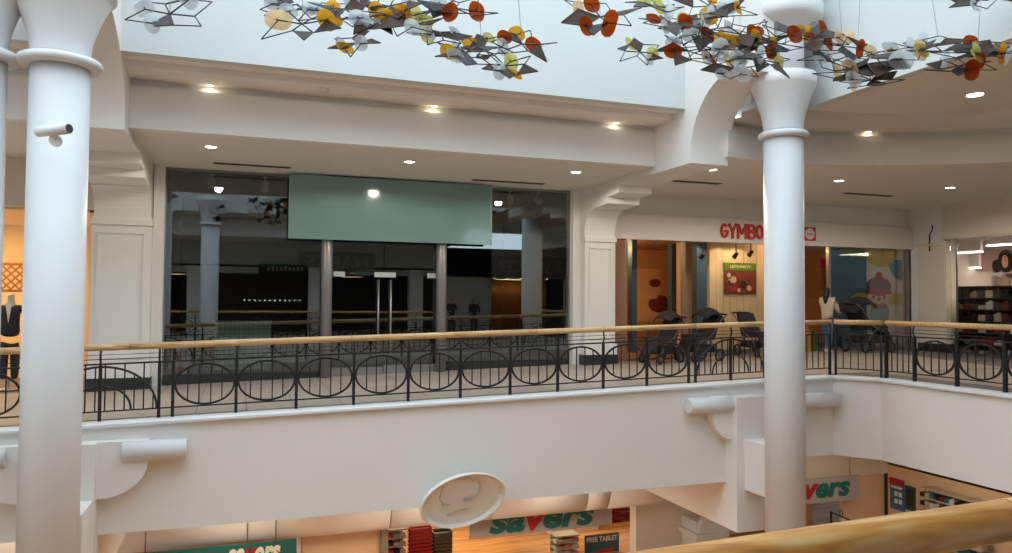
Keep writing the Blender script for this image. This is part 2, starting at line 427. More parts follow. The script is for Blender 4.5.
# lower shop shells
struct(MB().box(-9, 26, 25, 25.2, ZLOW, -1.7).build('wall_lower_back', CREAM))
struct(MB().box(25.8, 26, -8, 25.2, ZLOW, -1.6).build('wall_lower_right', CREAM))
struct(MB().box(-12, 26, -8.2, -8, ZLOW, -1.6).build('wall_lower_near', CREAM))
# upper shop shells
struct(MB().box(24.5, 24.7, -4, 25, .1, ZC+.1).build('wall_right_end', CREAM))
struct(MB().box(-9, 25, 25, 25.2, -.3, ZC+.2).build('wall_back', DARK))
# ================================================================== COLUMNS
def column(x, y, label, big=1.0, r=.34, ring_z=4.62):
    t = thing('column', label, 'column', (x, y, ZLOW), 'white atrium columns')
    c = (x, y, 0)
    MB().lathe([(r, ZLOW+.35), (r, ring_z)], c, 48).build('shaft', WCOL, t)
    MB().lathe([(r*1.35, ZLOW), (r*1.35, ZLOW+.2), (r*1.15, ZLOW+.3), (r, ZLOW+.35)], c, 48).build('base', WCOL, t)
    rr = r*1.27*big
    pr = [(r, ring_z-.06)]+[(rr-.06+.06*math.cos(a), ring_z+.06*math.sin(a)) for a in [-math.pi/2+math.pi*i/8 for i in range(9)]]+[(r, ring_z+.07)]
    MB().lathe(pr, c, 48).build('ring_moulding', WCOL, t)
    z0, z1 = ring_z+.06, ring_z+.86
    fl = [(r*(1+.62*big*(1-math.cos(math.pi/2*u))), z0+(z1-z0)*u) for u in [i/14 for i in range(15)]]
    fl += [(r*(1.62*big+.03), z1+.02), (r*(1.62*big+.03), z1+.2), (r*1.45, z1+.22)]
    MB().lathe(fl, c, 48).build('capital', WCOL, t)
    MB().lathe([(r*1.04, z1+.2), (r*1.04, z1+1.0)], c, 48).build('neck', WCOL, t)
    MB().lathe([(r*1.06, z1+.95), (r*1.5, z1+1.1), (r*1.9, z1+1.16), (r*2.0, z1+1.22), (r*2.0, z1+1.42), (r*1.4, z1+1.5)], c, 48).build('top_disc', WCOL, t)
    MB().lathe([(r*1.3, z1+1.45), (r*1.3, TOP)], c, 48).build('upper_shaft', WCOL, t)
    return t
column(9.07, 11.05, 'white round column in front of the red shop lettering')
column(-2.2, 10.88, 'white round column at the left carrying the security camera', 1.12)
column(-3.12, 10.88, 'white round column cut by the left edge of the picture', 1.12)
# security camera
sc = thing('security_camera', 'white cylindrical security camera on the left column', 'camera', (-2.12, 10.54, 3.62))
a = at(37, 132, 10.25); b = at(69, 128.5, 10.0)
MB().tube([a, a+(b-a)*.04, b], [.05, .062, .062], 20).build('body', WCOL, sc)
d = (b-a).normalized(); MB().tube([b-d*.005, b+d*.012], [.052, .05], 20).build('lens', mat('camera_lens', (40, 42, 46), .2), sc)
MB().tube([a+(b-a)*.55-Vector((0,0,.03)), a+(b-a)*.55+Vector((0,.06,-.1))], .022, 12).build('bracket', WCOL, sc)
MB().lathe([(.07, 0), (.07, .06)], tuple(a+(b-a)*.55+Vector((0,.04,-.11))), 20, 'Y').build('mount_plate', WCOL, sc)

# ================================================================== RAILINGS
def ellipse_mesh(rx, rz, w=.03):
    mb = MB(); n = 36; vs = []; fs = []
    for k in range(n):
        a = 2*math.pi*k/n; c, s = math.cos(a), math.sin(a)
        for dr, dy in ((-w/2, -w*.55), (w/2, -w*.55), (w/2, w*.55), (-w/2, w*.55)):
            vs.append(((rx+dr)*c, dy, (rz+dr)*s))
    for k in range(n):
        j = (k+1) % n
        for q in range(4): fs.append((k*4+q, k*4+(q+1) % 4, j*4+(q+1) % 4, j*4+q))
    return mb.add(vs, fs).mesh('ring', IRON)
RINGS = {}
def railing(name, label, p, q, mods, wood, zf, posts_w=.045, hr=.05, z_off=0, piece=3.2):
    """p, q: 2D ends; mods: list of ('ring',t0,t1) / ('arch',tc,half) / ('bars',t0,t1); zf(x,y): base height"""
    p = Vector(p); q = Vector(q); Lh = (q-p).length; d = (q-p)/Lh; ang = math.atan2(d.y, d.x)
    root = thing(name, label, 'railing', (p.x, p.y, zf(p.x, p.y)))
    def pos(t, h=0): c = p+d*t; return Vector((c.x, c.y, zf(c.x, c.y)+h))
    U = unit(IRON)
    def vbar(t, h0, h1, w, nm): inst(U, nm, root, pos(t, (h0+h1)/2), (0,0,ang), (w, w*.8, h1-h0))
    def post(t):
        vbar(t, 0, .83, posts_w, 'post')
        n = Vector((-d.y, d.x, 0)); a = pos(t, .80)
        MB().tube([a, a+Vector((0,0,.05))-n*.0, a+Vector((0,0,.1))-n*.035, a+Vector((0,0,.16))-n*.03, a+Vector((0,0,.235))], .016, 6).build('post_bracket', IRON, root)
    done = set()
    def once(t):
        k = round(t, 2)
        if k not in done and -.01 <= t <= Lh+.01: done.add(k); post(t)
    for md in mods:
        if md[0] == 'ring':
            t0, t1 = md[1], md[2]; once(t0); once(t1); rx = (t1-t0)/2-posts_w/2-.008; key = round(rx, 2)
            if key not in RINGS: RINGS[key] = ellipse_mesh(key, .305)
            tc = (t0+t1)/2; inst(RINGS[key], 'ring', root, pos(tc, .47), (0,0,ang))
            for u in (-.58, -.2, .2, .58):
                hh = .30*math.sqrt(1-u*u); vbar(tc+u*rx, .47-hh, .47+hh, .018, 'baluster')
        elif md[0] == 'bars':
            t0, t1 = md[1], md[2]; once(t0); once(t1); n = max(1, round((t1-t0)/.14))
            for i in range(1, n): vbar(t0+(t1-t0)*i/n, .15, .82, .018, 'baluster')
        else:
            tc, hw = md[1], md[2]; once(tc-hw); once(tc+hw); once(tc)
            for rx, rz in ((hw-.03, .64), (hw*.52, .36)):
                pts = [pos(tc+rx*math.cos(a), .15+rz*math.sin(a)) for a in [math.pi*i/24 for i in range(25)]]
                if tc-hw > -.01 and tc+hw < Lh+.01: MB().tube(pts, .017, 6).build('arch_bar', IRON, root)
            n = 12
            for i in range(-n//2+1, n//2+1):
                u = (i-.5)/(n/2); t = tc+u*hw*.98
                if not (0 < t < Lh): continue
                if i % 2: vbar(t, .15, .82, .02, 'baluster')
                else: vbar(t, .15, .15+.64*math.sqrt(max(0, 1-u*u)), .018, 'baluster')
    n = max(1, round(Lh/piece))
    for i in range(n):
        t0, t1 = Lh*i/n, Lh*(i+1)/n
        for h, nm, w, hh in ((.14, 'bottom_rail', .03, .02), (.83, 'top_rail', .04, .025), (.90, 'wire_rail', .012, .012), (.965, 'wire_rail', .008, .008)):
            MB().bar(pos(t0, h), pos(t1, h), w, hh).build(nm, IRON, root)
        a, b = pos(t0, 1.075), pos(t1, 1.075); e = (b-a).normalized()*.004
        MB().tube([a+e, b-e], hr, 16).build('handrail', wood, root)
    return root
X0 = -4.75
mods = [('ring', t, t+.9) for t in (-4.69-X0, -3.79-X0)] + [('arch', -1.91-X0, .79)] + [('ring', -.93-X0+.898*i, -.93-X0+.898*(i+1)) for i in range(10)]
mods += [('arch', 8.99-X0, .79), ('bars', 9.95-X0, 11.38-X0)]
railing('balcony_railing', 'black iron railing of rings under a wooden handrail before the dark shopfront', (X0, 12.5), (11.41, 12.5), mods, RAILW, fz)
zr = lambda x, y: fz(11, 12.4)
railing('balcony_railing', 'short angled railing length at the gallery corner beside the woman', (11.44, 12.44), (11.965, 11.70), [('bars', .03, .87)], RAILW, zr)
railing('balcony_railing', 'iron railing coming forward at the right picture edge below the toiletries shop', (12.0, 11.66), (12.0, 2.4), [('bars', .0, .66)]+[('ring', .66+.898*i, .66+.898*(i+1)) for i in range(9)], RAILW, zr, posts_w=.06)
railing('balcony_railing', 'thick near wooden handrail crossing the bottom right corner', (1.69+6.5*.9978, 1.30+6.5*.0663), (1.69-6.5*.9978, 1.30-6.5*.0663), [('ring', .9*i, .9*i+.9) for i in range(15)], NEARW, lambda x, y: .075, hr=.047)
# ================================================================== DARK VACANT SHOPFRONT (main bay)
YG = 17.2
sf = thing('shopfront', 'dark vacant glass shopfront with a blank green header panel', 'shopfront', (3.1, YG, .0))
def pane(x0, x1, z0, z1, y=YG, parent=sf, M=GLASS): return B('glass_pane', M, parent, x0, x1, y, y+.012, z0, z1)
for a, b in ((-1.48, 1.72), (1.86, 3.07), (3.09, 4.31), (4.45, 7.66)): pane(a, b, fz(a, 17)+.22, 4.38)
for a, b in ((-1.48, 1.72), (4.45, 7.66)): B('base_plinth', BLACKP, sf, a, b, YG-.03, YG+.05, fz(a, 17)-.02, fz(a, 17)+.22)
for a, b in ((1.86, 3.07), (3.09, 4.31)): B('door_rail', GREYM, sf, a, b, YG-.02, YG+.03, fz(a, 17), fz(a, 17)+.2)
B('top_frame', GREYM, sf, -1.5, 7.68, YG-.02, YG+.04, 4.36, 4.42)
for x in (-1.49, 7.66): B('side_frame', GREYM, sf, x-.02, x+.02, YG-.02, YG+.04, 0, 4.4)
for x in (-.75, 2.9): pass
for x in (1.79, 4.38):
    MB().lathe([(.12, fz(x, 17)-.02), (.12, 4.38)], (x, 17.06, 0), 28).build('round_post', GREYM, sf)
hp = B('header_panel', FROST, sf, .95, 5.53, 16.86, 16.9, 2.97, 4.36)
B('edge_strip', mat('panel_edge', (150, 172, 162), .2), hp, 5.50, 5.535, 16.85, 16.9, 2.97, 4.36)
for x in (2.94, 3.22):
    h = MB().tube([(x, 17.1, .42), (x, 17.1, 2.12)], .022, 10).build('door_handle', STEEL, sf)
    for z in (.6, 1.95): MB().tube([(x, 17.1, z), (x, 17.2, z)], .012, 6).build('standoff', STEEL, h)
STICK = mat('white_sticker', (205, 208, 206), .6)
for x0, x1 in ((1.95, 2.2), (2.86, 3.34), (4.08, 4.3)): B('door_sticker', STICK, sf, x0, x1, 17.17, 17.19, 2.18, 2.29)
# interior of the vacant shop
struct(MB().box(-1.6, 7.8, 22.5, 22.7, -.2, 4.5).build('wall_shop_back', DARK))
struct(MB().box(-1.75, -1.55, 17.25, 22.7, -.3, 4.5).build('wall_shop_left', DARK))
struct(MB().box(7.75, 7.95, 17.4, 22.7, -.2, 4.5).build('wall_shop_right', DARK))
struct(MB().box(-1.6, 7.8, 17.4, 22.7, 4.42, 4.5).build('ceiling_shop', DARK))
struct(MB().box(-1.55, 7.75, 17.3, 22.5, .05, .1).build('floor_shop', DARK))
tb = struct(MB().box(-1.5, 5.9, 22.3, 22.5, 2.6, 4.4).build('trim_8', TEALD))
for px, py, tilt in ((212, 183, 0), (265, 187, 0), (510, 200, 0), (538, 200, 1)):
    p = at(px, py, 17.9)
    o = thing('track_spotlight', {212: 'white ceiling spotlight nearest the left end of the dark shop window', 265: 'white ceiling spotlight just left of the green header panel', 510: 'white ceiling spotlight just right of the green header panel', 538: 'tilted white ceiling spotlight near the right end of the dark shop window'}[px], 'spotlight', (p.x, p.y, 4.42), 'spotlights in the vacant shop')
    ax = Vector((.6, -.3, -.7)).normalized() if tilt else Vector((0, 0, -1))
    MB().tube([p-ax*.11, p+ax*.11], .085, 16).build('lamp_can', mat('spot_white', (190, 190, 186), .5), o)
    MB().tube([p+Vector((0,0,.08)), (p.x, p.y, 4.42)], .018, 8).build('stem', mat('spot_white', (0,0,0)), o)
    MB().lathe([(.05, 4.39), (.05, 4.42)], (p.x, p.y, 0), 12).build('ceiling_rose', mat('spot_white', (0,0,0)), o)
def tile_front(name, c, j, sx, sz):
    M = bpy.data.materials.new(name); M.use_nodes = True; N = M.node_tree.nodes; L = M.node_tree.links
    b = N['Principled BSDF']; b.inputs['Roughness'].default_value = .25
    tc = N.new('ShaderNodeTexCoord'); mp = N.new('ShaderNodeMapping'); mp.inputs['Rotation'].default_value = (R(90), 0, 0)
    bk = N.new('ShaderNodeTexBrick'); bk.offset = 0; bk.inputs['Scale'].default_value = 1; bk.inputs['Brick Width'].default_value = sx; bk.inputs['Row Height'].default_value = sz; bk.inputs['Mortar Size'].default_value = .006
    bk.inputs['Color1'].default_value = (*lin(c), 1); bk.inputs['Color2'].default_value = (*lin([v*.97 for v in c]), 1); bk.inputs['Mortar'].default_value = (*lin(j), 1)
    L.new(tc.outputs['Object'], mp.inputs[0]); L.new(mp.outputs[0], bk.inputs['Vector']); L.new(bk.outputs['Color'], b.inputs['Base Color']); MATS[name] = M; return M
ct = thing('shop_counter', 'white tiled counter behind the dark shop glass', 'counter', (.1, 18.2, .1))
ca, cb = at(215, 321, 17.9), at(271, 321, 17.9)
B('body', tile_front('counter_tiles', (205, 216, 212), (150, 160, 158), .1, .1), ct, ca.x, cb.x, 17.9, 18.6, .1, ca.z-.03)
B('top', mat('counter_top', (215, 222, 220), .3), ct, ca.x-.02, cb.x+.02, 17.88, 18.62, ca.z-.03, ca.z)
ext = thing('fire_extinguisher', 'small red extinguisher inside the left end of the dark shop window', 'extinguisher', (-1.15, 17.5, .1))
MB().lathe([(.06,.1),(.065,.14),(.065,.5),(.03,.58),(.02,.62)], (-1.2, 17.5, 0), 16).build('cylinder', mat('extinguisher_red', (170, 30, 26), .3), ext)
MB().box(-1.23, -1.17, 17.44, 17.5, .62, .67).build('handle', BLACKP, ext)

# ================================================================== CEILING FITTINGS
def downlight(p, label, r=.095, M=LAMP, grp='round recessed downlights', power=0, spot=True):
    o = thing('downlight', label, 'downlight', p, grp)
    c = tuple(p)
    MB().lathe([(r*1.18, -.012), (r*1.25, -.004), (r*1.25, 0), (r*.98, 0), (r*.98, -.012)], c, 24, cap=False).build('trim_ring', WCOL, o)
    MB().lathe([(r, -.008), (r, -.002)], c, 24).build('lamp_disc', M, o)
    if power: lamp('SPOT', 'lamp_light', o, Vector(c)+Vector((0,0,-.03)), power, (1, .91, .78), r, spot=R(172))
for x, y, lb in ((211, 146.5, 'round downlight above the left end of the dark shopfront'), (409.5, 161.5, 'round downlight above the middle of the dark shopfront'),
                 (576, 172, 'round downlight above the right end of the dark shopfront'), (712, 169.5, 'round downlight just left of the right column under the arch'),
                 (839, 180.5, 'round downlight in the corner ceiling just right of the column'), (950, 187.5, 'round downlight in the corner ceiling near the far right pier')):
    downlight(atz(x, y, ZC), lb, power=130)
downlight(Vector((10.95, 13.45, ZC)), 'unseen downlight added in the gallery ceiling directly behind the right column', power=130)  # unseen lamp added behind the column to brighten the gallery
downlight(atz(975, 94.5, ZU), 'large round downlight in the raised brown ceiling at upper right', .13, power=8)
for x, y, lb in ((209, 78, 'small warm lamp in the cornice step, leftmost of three'), (439, 101, 'small warm lamp in the cornice step, middle of three'), (624, 119, 'small warm lamp in the cornice step, rightmost of three')):
    p = atz(x, y, 5.2); p.y = 13.40
    downlight(p, lb, .06, LAMPS, 'small cornice lamps', power=1.6)
downlight(Vector((11.75, 11.815, 5.08)), 'small warm lamp in the curved cornice right of the column', .06, LAMPS, 'small cornice lamps', power=1.6)
def vent(x0, x1, y, lb):
    a = atz(x0, y[0], ZC); b = atz(x1, y[1], ZC); yc = (a.y+b.y)/2
    o = thing('ceiling_vent', lb, 'vent', ((a.x+b.x)/2, yc, ZC), 'slot vents in the gallery ceiling')
    B('frame', GREYVENT, o, a.x, b.x, yc-.09, yc+.09, ZC-.008, ZC)
    for k in (-1, 0, 1): B('slat', mat('vent_dark', (70, 66, 62), .6), o, a.x+.03, b.x-.03, yc+k*.05-.012, yc+k*.05+.012, ZC-.014, ZC-.008)
vent(213, 291, (162.5, 168), 'long slot vent in the ceiling left of the green panel')
vent(472, 544, (179.5, 184), 'long slot vent in the ceiling above the right half of the dark shopfront')
vent(672, 722, (181, 183.5), 'slot vent in the ceiling left of the right column')
vent(843, 893, (193, 196), 'slot vent in the corner ceiling right of the column')
p = atz(327, 84, 5.2)
o = thing('smoke_detector', 'small white sensor disc under the cornice', 'sensor', (p.x, 12.95, 5.195))
MB().lathe([(.02, -.07), (.06, -.06), (.075, -.02), (.075, 0.01)], (p.x, 12.95, 5.195), 20).build('housing', mat('sensor_white', (215, 210, 204), .5), o)
MB().lathe([(.085, -.005), (.085, .012)], (p.x, 12.95, 5.195), 20).build('base_plate', mat('sensor_white', (0,0,0)), o)
# ================================================================== MEDALLION
MED = mat('medallion_plaster', (226, 222, 214), .6, var=.01)
md = thing('wall_medallion', 'round white plaster medallion with a line drawing on the balcony front', 'medallion', (3.56, 12.36, -1.66))
def ellp(r, k, y): return [(3.56+r*math.cos(2*math.pi*i/48)*1.0, y, -1.66+r*k*math.sin(2*math.pi*i/48)) for i in range(48)]
def med_map(pts):   # tilt: bottom forward, slight lean
    out = []
    for x, y, z in pts:
        dz = z+1.66; out.append((x+dz*.12, y-.05-dz*.32, z+(x-3.56)*.055))
    return out
RX, K = .735, .66
rings = [med_map(ellp(RX*.97, K, 12.40)), med_map(ellp(RX, K, 12.30)), med_map(ellp(RX*.965, K, 12.25)), med_map(ellp(RX*.93, K, 12.265)), med_map(ellp(RX*.86, K, 12.315)), med_map(ellp(RX*.6, K, 12.33)), med_map(ellp(RX*.02, K, 12.33))]
mb = MB(); mb.add([p for r in rings for p in r], [(i*48+k, i*48+(k+1) % 48, (i+1)*48+(k+1) % 48, (i+1)*48+k) for i in range(6) for k in range(48)]+[tuple(range(48))], False)
disc = mb.build('dish', MED, md)
MEDL = mat('medallion_line', (196, 190, 180), .6)
def zp(pts):
    out = []
    for u, v in pts:
        q = at(250+u/3.748, 420+v/3.748, 12.2); dz = (q.z+1.66)
        out.append(q+Vector((0, 12.265-12.2-dz*.32, 0))*1.0)
    return out
for st in ([(740,322),(722,312),(714,298),(718,262),(728,240),(745,226),(790,216),(818,213),(835,228),(846,217),(856,226),(862,245),(858,270),(845,288),(828,298),(806,304)], [(805,300),(835,284)], [(725,322),(757,321)], [(748,366),(765,355),(785,343),(828,331)]):
    MB().tube(zp(st), .012, 6).build('relief_line', MEDL, disc)
# ================================================================== CHILDRENSWEAR SHOP (right of the pier)
SHOPW = mat('white_sign_board', (222, 214, 206), .5, var=.015)
REDL = mat('red_letter', (196, 34, 24), .4)
WARMW = mat('cream_board', (222, 196, 158), .6, var=.04)
FRAMEG = mat('shop_frame_grey', (150, 140, 130), .4, .4)
BLUEP = mat('slate_blue_panel', (62, 92, 112), .6)
hd = thing('shop_sign', 'white fascia board with red lettering above the childrenswear shop', 'sign', (13.8, 17.1, 3.25))
B('board', SHOPW, hd, 8.74, 18.55, 17.02, 17.2, 3.25, 3.88)
B('upper_wall', WHITE, hd, 8.70, 18.6, 17.12, 17.3, 3.88, ZC+.05)
ga, gb = at(721, 240.5, 17.0), at(800, 227, 17.0)
arc = lambda cx, cy, rx, ry, a0, a1, n=10: [(cx+rx*math.cos(R(a0+(a1-a0)*i/n)), cy+ry*math.sin(R(a0+(a1-a0)*i/n))) for i in range(n+1)]
GL = {'G': [arc(.5, .5, .42, .43, 50, 330)+[(.92, .46), (.55, .46)]], 'Y': [[(.04, .96), (.5, .45)], [(.96, .96), (.5, .45)], [(.5, .5), (.5, .02)]],
      'M': [[(.08, .02), (.08, .96), (.5, .35), (.92, .96), (.92, .02)]], 'B': [[(.1, .06), (.1, .94)], [(.06, .94)]+arc(.5, .73, .4, .21, 90, -90)+[(.06, .52)], [(.06, .5)]+arc(.5, .28, .45, .24, 90, -90)+[(.06, .04)]],
      'O': [arc(.5, .5, .42, .43, 0, 360, 20)], 'R': [[(.1, .02), (.1, .94)], [(.06, .94)]+arc(.5, .7, .4, .24, 90, -90)+[(.06, .46)], [(.45, .46), (.94, .02)]], 'E': [[(.9, .94), (.1, .94), (.1, .05), (.92, .05)], [(.1, .5), (.78, .5)]]}
gx = ga.x; wd = {'M': .345, 'E': .2, 'Y': .262}
for ch in 'GYMBOREE':
    w = wd.get(ch, .252); mb = MB()
    nb_ = 0
    for st in GL[ch]:
        for (u0, v0), (u1, v1) in zip(st, st[1:]):
            nb_ += 1
            yb_ = 17.0-.0012*nb_; p_, q_ = Vector((gx+u0*w*.84, yb_, 3.37+v0*.38)), Vector((gx+u1*w*.84, yb_, 3.37+v1*.38)); e_ = (q_-p_).normalized()*.022
            mb.bar(p_-e_, q_+e_, .04, .062, up=Vector((0, 1, 0)).cross((q_-p_).normalized()))
    mb.build('letter', REDL, hd); gx += w
lg = B('logo_square', REDL, hd, 14.62, 15.03, 17.0, 17.02, 3.38, 3.76)
MB().lathe([(.155, 0), (.155, .008)], (14.825, 16.992, 3.57), 28, 'Y').build('logo_disc', SHOPW, lg)
MB().tube([(14.72+.21*i/12, 16.985, 3.56+.035*math.sin(i*1.4)) for i in range(13)], .008, 5).build('logo_script', REDL, lg)
gs = thing('shopfront', 'warm lit childrenswear shopfront with glass windows', 'shopfront', (13.5, 17.2, .2))
ZF2 = .3
B('corner_post', FRAMEG, gs, 8.72, 8.86, 17.05, 17.3, .1, 3.25)
B('brick_strip', mat('mottled_brown_stone', (150, 104, 78), .7, var=.35, scale=20), gs, 8.86, 9.16, 17.1, 17.25, .1, 3.25)
for x in (9.18, 10.9, 15.62, 18.48): B('frame_post', FRAMEG, gs, x-.035, x+.035, 17.12, 17.24, .1, 3.25)
B('glass_pane', GLASS2, gs, 9.22, 10.86, 17.17, 17.182, .3, 3.25)
B('glass_pane', GLASS2, gs, 15.66, 18.44, 17.17, 17.182, .4, 3.25)
B('glass_pane', GLASS2, gs, 12.0, 15.58, 17.17, 17.182, .4, 3.25)
B('window_sill', FRAMEG, gs, 12.0, 18.5, 17.12, 17.28, .2, .42)
# shell
struct(MB().box(8.6, 8.75, 17.3, 23, 0, 3.6).build('wall_kids_left', mat('orange_lit_cream_wall', (226, 176, 124), .7)))  # cream walls with the orange lamp light put into their colour
struct(MB().box(8.6, 18.7, 23, 23.2, 0, 3.6).build('wall_kids_back', mat('orange_lit_cream_wall', (226, 176, 124), .7)))
struct(MB().box(18.55, 18.7, 17.1, 23, 0, 3.6).build('wall_kids_right', mat('orange_lit_cream_wall', (226, 176, 124), .7)))
kc = struct(MB().box(8.6, 18.7, 17.2, 23, 3.45, 3.55).build('ceiling_kids', mat('kids_ceiling', (190, 150, 110), .8)))
struct(MB().box(8.7, 18.6, 17.3, 23, .16, .22).build('floor_kids', mat('kids_floor', (150, 104, 66), .4)))
# window display wall of vertical boards
D0 = at(708, 260, 18.75).x
dw = struct(MB().box(D0, 15.7, 18.75, 18.85, .2, 3.45).build('wall_display', WARMW))
for i in range(int((15.68-D0)/.234)):
    MB().box(D0+.02+i*.234, D0+.02+i*.234+.222, 18.71, 18.75, .22, 3.44).build('board', WARMW, dw)
for px, nm in ((687.5, 0), (678, 1)):
    pass
for nm, xa, xb, Y, M in (('wall_display_pillar', 697, 707, 18.5, BLUEP), ('wall_rear_panel', 681, 694, 19.6, WARMW), ('wall_rear_pillar', 672, 679, 20.3, BLUEP), ('wall_side_pillar', 632, 637, 19.2, BLUEP)):
    struct(MB().box(at(xa, 280, Y).x, at(xb, 280, Y).x, Y, Y+.25, .2, 3.45).build(nm, M))
# poster: party poster with green top
pa, pb = at(724.5, 262.5, 18.66), at(756.5, 294.5, 18.66)
po = thing('wall_poster', 'party photo poster with green title strip in the shop window', 'poster', (pa.x, 18.7, pb.z))
B('sheet', mat('poster_photo', (120, 50, 36), .5, var=.7, scale=6), po, pa.x, pb.x, 18.67, 18.69, pb.z, pa.z)
B('title_strip', mat('poster_green', (104, 128, 28), .5), po, pa.x, pb.x, 18.66, 18.672, pa.z-.22, pa.z)
lettering("LET'S PARTY", po, mat('poster_white', (235, 232, 220), .6), 18.66, pa.x+.2, pb.x-.2, pa.z-.15, pa.z-.07, bold=.01, name='title_lettering', depth=.004)
for i in range(11):
    x = pa.x+.1+random.random()*(pb.x-pa.x-.2); z = pb.z+.08+random.random()*.55; r = .05+random.random()*.06
    MB().lathe([(r, 0), (r*.9, .004)], (x, 18.655-.001*i, z), 10, 'Y').build('printed_figure', mat('poster_print_%d' % (i % 4), [(170, 40, 34), (214, 170, 130), (60, 30, 28), (196, 200, 190)][i % 4], .5), po)
# rear poster of child with red hat
ra, rb = at(636, 275, 21.2), at(671, 312, 21.2)
p2 = thing('wall_poster', 'large poster of a child in a dark red hat deep inside the shop', 'poster', (ra.x, 21.25, rb.z))
B('sheet', mat('poster_peach', (220, 160, 100), .6, var=.1), p2, ra.x, rb.x, 21.22, 21.25, rb.z-.3, ra.z+.2)
c = at(655, 287, 21.2)
def pdisc(nm, M, px, py, rx, rz, y, parent, n=18):
    q = at(px, py, y); MB().add([(q.x, y, q.z)]+[(q.x+rx*math.cos(2*math.pi*i/n), y, q.z+rz*math.sin(2*math.pi*i/n)) for i in range(n)]+[(q.x+rx*math.cos(2*math.pi*i/n), y+.006, q.z+rz*math.sin(2*math.pi*i/n)) for i in range(n)],
        [(0, 1+i, 1+(i+1) % n) for i in range(n)]+[(1+i, 1+n+i, 1+n+(i+1) % n, 1+(i+1) % n) for i in range(n)]).build(nm, M, parent)
DRED = mat('print_dark_red', (120, 28, 34), .6); SKINP = mat('print_skin', (222, 160, 112), .6)
pdisc('printed_face', SKINP, 656, 288, .17, .17, 21.205, p2); pdisc('printed_hat', DRED, 655, 283, .21, .13, 21.2, p2)
pdisc('printed_body', DRED, 660, 304, .42, .28, 21.21, p2); pdisc('printed_arm', SKINP, 652, 297, .2, .06, 21.2, p2)
# lights in the shop
for px, py, lb in ((669, 242, 'flat ceiling light inside the childrenswear shop, left of two'), (712, 242, 'flat ceiling light inside the childrenswear shop, beside the red letter G')):
    p = at(px, py, 17.7)
    o = thing('ceiling_light', lb, 'ceiling light', (p.x, 17.7, 3.44), 'flat lights in the childrenswear shop')
    B('frame', SHOPW, o, p.x-.27, p.x+.27, 17.55, 17.85, 3.40, 3.45); B('diffuser', LAMPW, o, p.x-.24, p.x+.24, 17.57, 17.83, 3.385, 3.40)
sp = {703: 'black track spot at the left over the party poster', 736: 'black track spot, middle of three over the party poster', 751: 'black track spot nearest the column over the party poster'}
for px, py in ((703, 255), (736, 255), (751, 253)):
    p = at(px, py, 18.0); p.z = max(p.z, 2.95)
    o = thing('track_spotlight', sp[px], 'spotlight', (p.x, p.y, 3.45), 'black spots in the childrenswear window')
    MB().tube([p+Vector((0,-.05,.04)), p+Vector((0,.09,-.06))], [.05, .07], 12).build('lamp_can', BLACKP, o)
    MB().tube([p, (p.x, p.y, 3.45)], .015, 6).build('stem', BLACKP, o); B('rail_clip', BLACKP, o, p.x-.1, p.x+.1, p.y-.03, p.y+.03, 3.4, 3.45)
    lamp('SPOT', 'spot_beam', o, (p.x, 18.1, 3.3), 22, (1, .74, .42), .05, rot=(R(32), 0, 0), spot=R(110))
for i, (x, y) in enumerate(((10.2, 19.5), (10.4, 21.6))):
    lamp('POINT', 'shop_ceiling_lamp', kc, (x, y, 3.2), 45, (1, .60, .28), .15)
lamp('POINT', 'shop_ceiling_lamp', kc, (14.9, 18.1, 3.2), 22, (1, .7, .4), .12)
# graphic window panel with the snow doll
gp = thing('window_graphic', 'window panel with blue and white graphic of a waving doll in a knitted hat', 'window graphic', (17.1, 17.3, .4))
B('backing', mat('graphic_white', (214, 206, 196), .5, var=.03), gp, 15.68, 18.44, 17.30, 17.33, .42, 3.25)
B('blue_field', mat('graphic_blue', (56, 104, 132), .4, var=.12), gp, 15.70, 17.08, 17.28, 17.30, .42, 3.25)
def gdisc(nm, M, px, py, w, h, y): pdisc(nm, M, px, py, w, h, y, gp, 24)
GY = mat('graphic_yellow', (188, 160, 34), .5); GG = mat('graphic_green', (96, 116, 44), .5); GT = mat('graphic_teal', (62, 122, 140), .5)
def gband(nm, M, poly, y): MB().prism(poly, y, y+.006, 'Y').build(nm, M, gp)
def half(cx, cz, rx, rz, x0, x1, n=14):
    q = [(cx+rx*math.cos(math.pi+math.pi*i/n), cz+rz*math.sin(math.pi+math.pi*i/n)) for i in range(n+1)]
    return [(clamp(x, x0, x1), z) for x, z in q]
gband('green_arc', GG, half(16.9, 3.25, .8, .28, 15.7, 18.44), 17.277)
gband('yellow_arc', GY, half(17.6, 3.25, .62, .52, 15.7, 18.44), 17.27)
gband('teal_arc', GT, half(18.44, 2.95, .55, .62, 15.7, 18.43), 17.272)
gdisc('doll_arm_left', GY, 862, 299, .40, .17, 17.27); gdisc('doll_arm_right', GY, 896, 299, .40, .17, 17.27)
gdisc('doll_body', mat('graphic_denim', (104, 150, 160), .5), 880, 313, .34, .42, 17.268)
gdisc('doll_face', mat('graphic_face', (220, 186, 156), .5), 879, 297, .44, .28, 17.264)
gdisc('doll_hat', mat('graphic_purple', (110, 72, 110), .5), 879, 286.5, .46, .28, 17.26)
gdisc('hat_brim', mat('graphic_red', (158, 40, 36), .5), 879, 292, .5, .09, 17.256)
gdisc('hat_bobble', mat('graphic_red', (0,0,0)), 879, 276.5, .13, .13, 17.254)
gdisc('doll_nose', mat('graphic_red', (0,0,0)), 879, 299, .06, .06, 17.254)
gdisc('doll_eye', BLACKP, 873.5, 297, .045, .055, 17.254); gdisc('doll_eye', BLACKP, 884.5, 297, .045, .055, 17.254)
gdisc('bow_tie', mat('graphic_red', (0,0,0)), 875, 306, .14, .09, 17.254); gdisc('bow_tie', mat('graphic_red', (0,0,0)), 883, 306, .14, .09, 17.254)
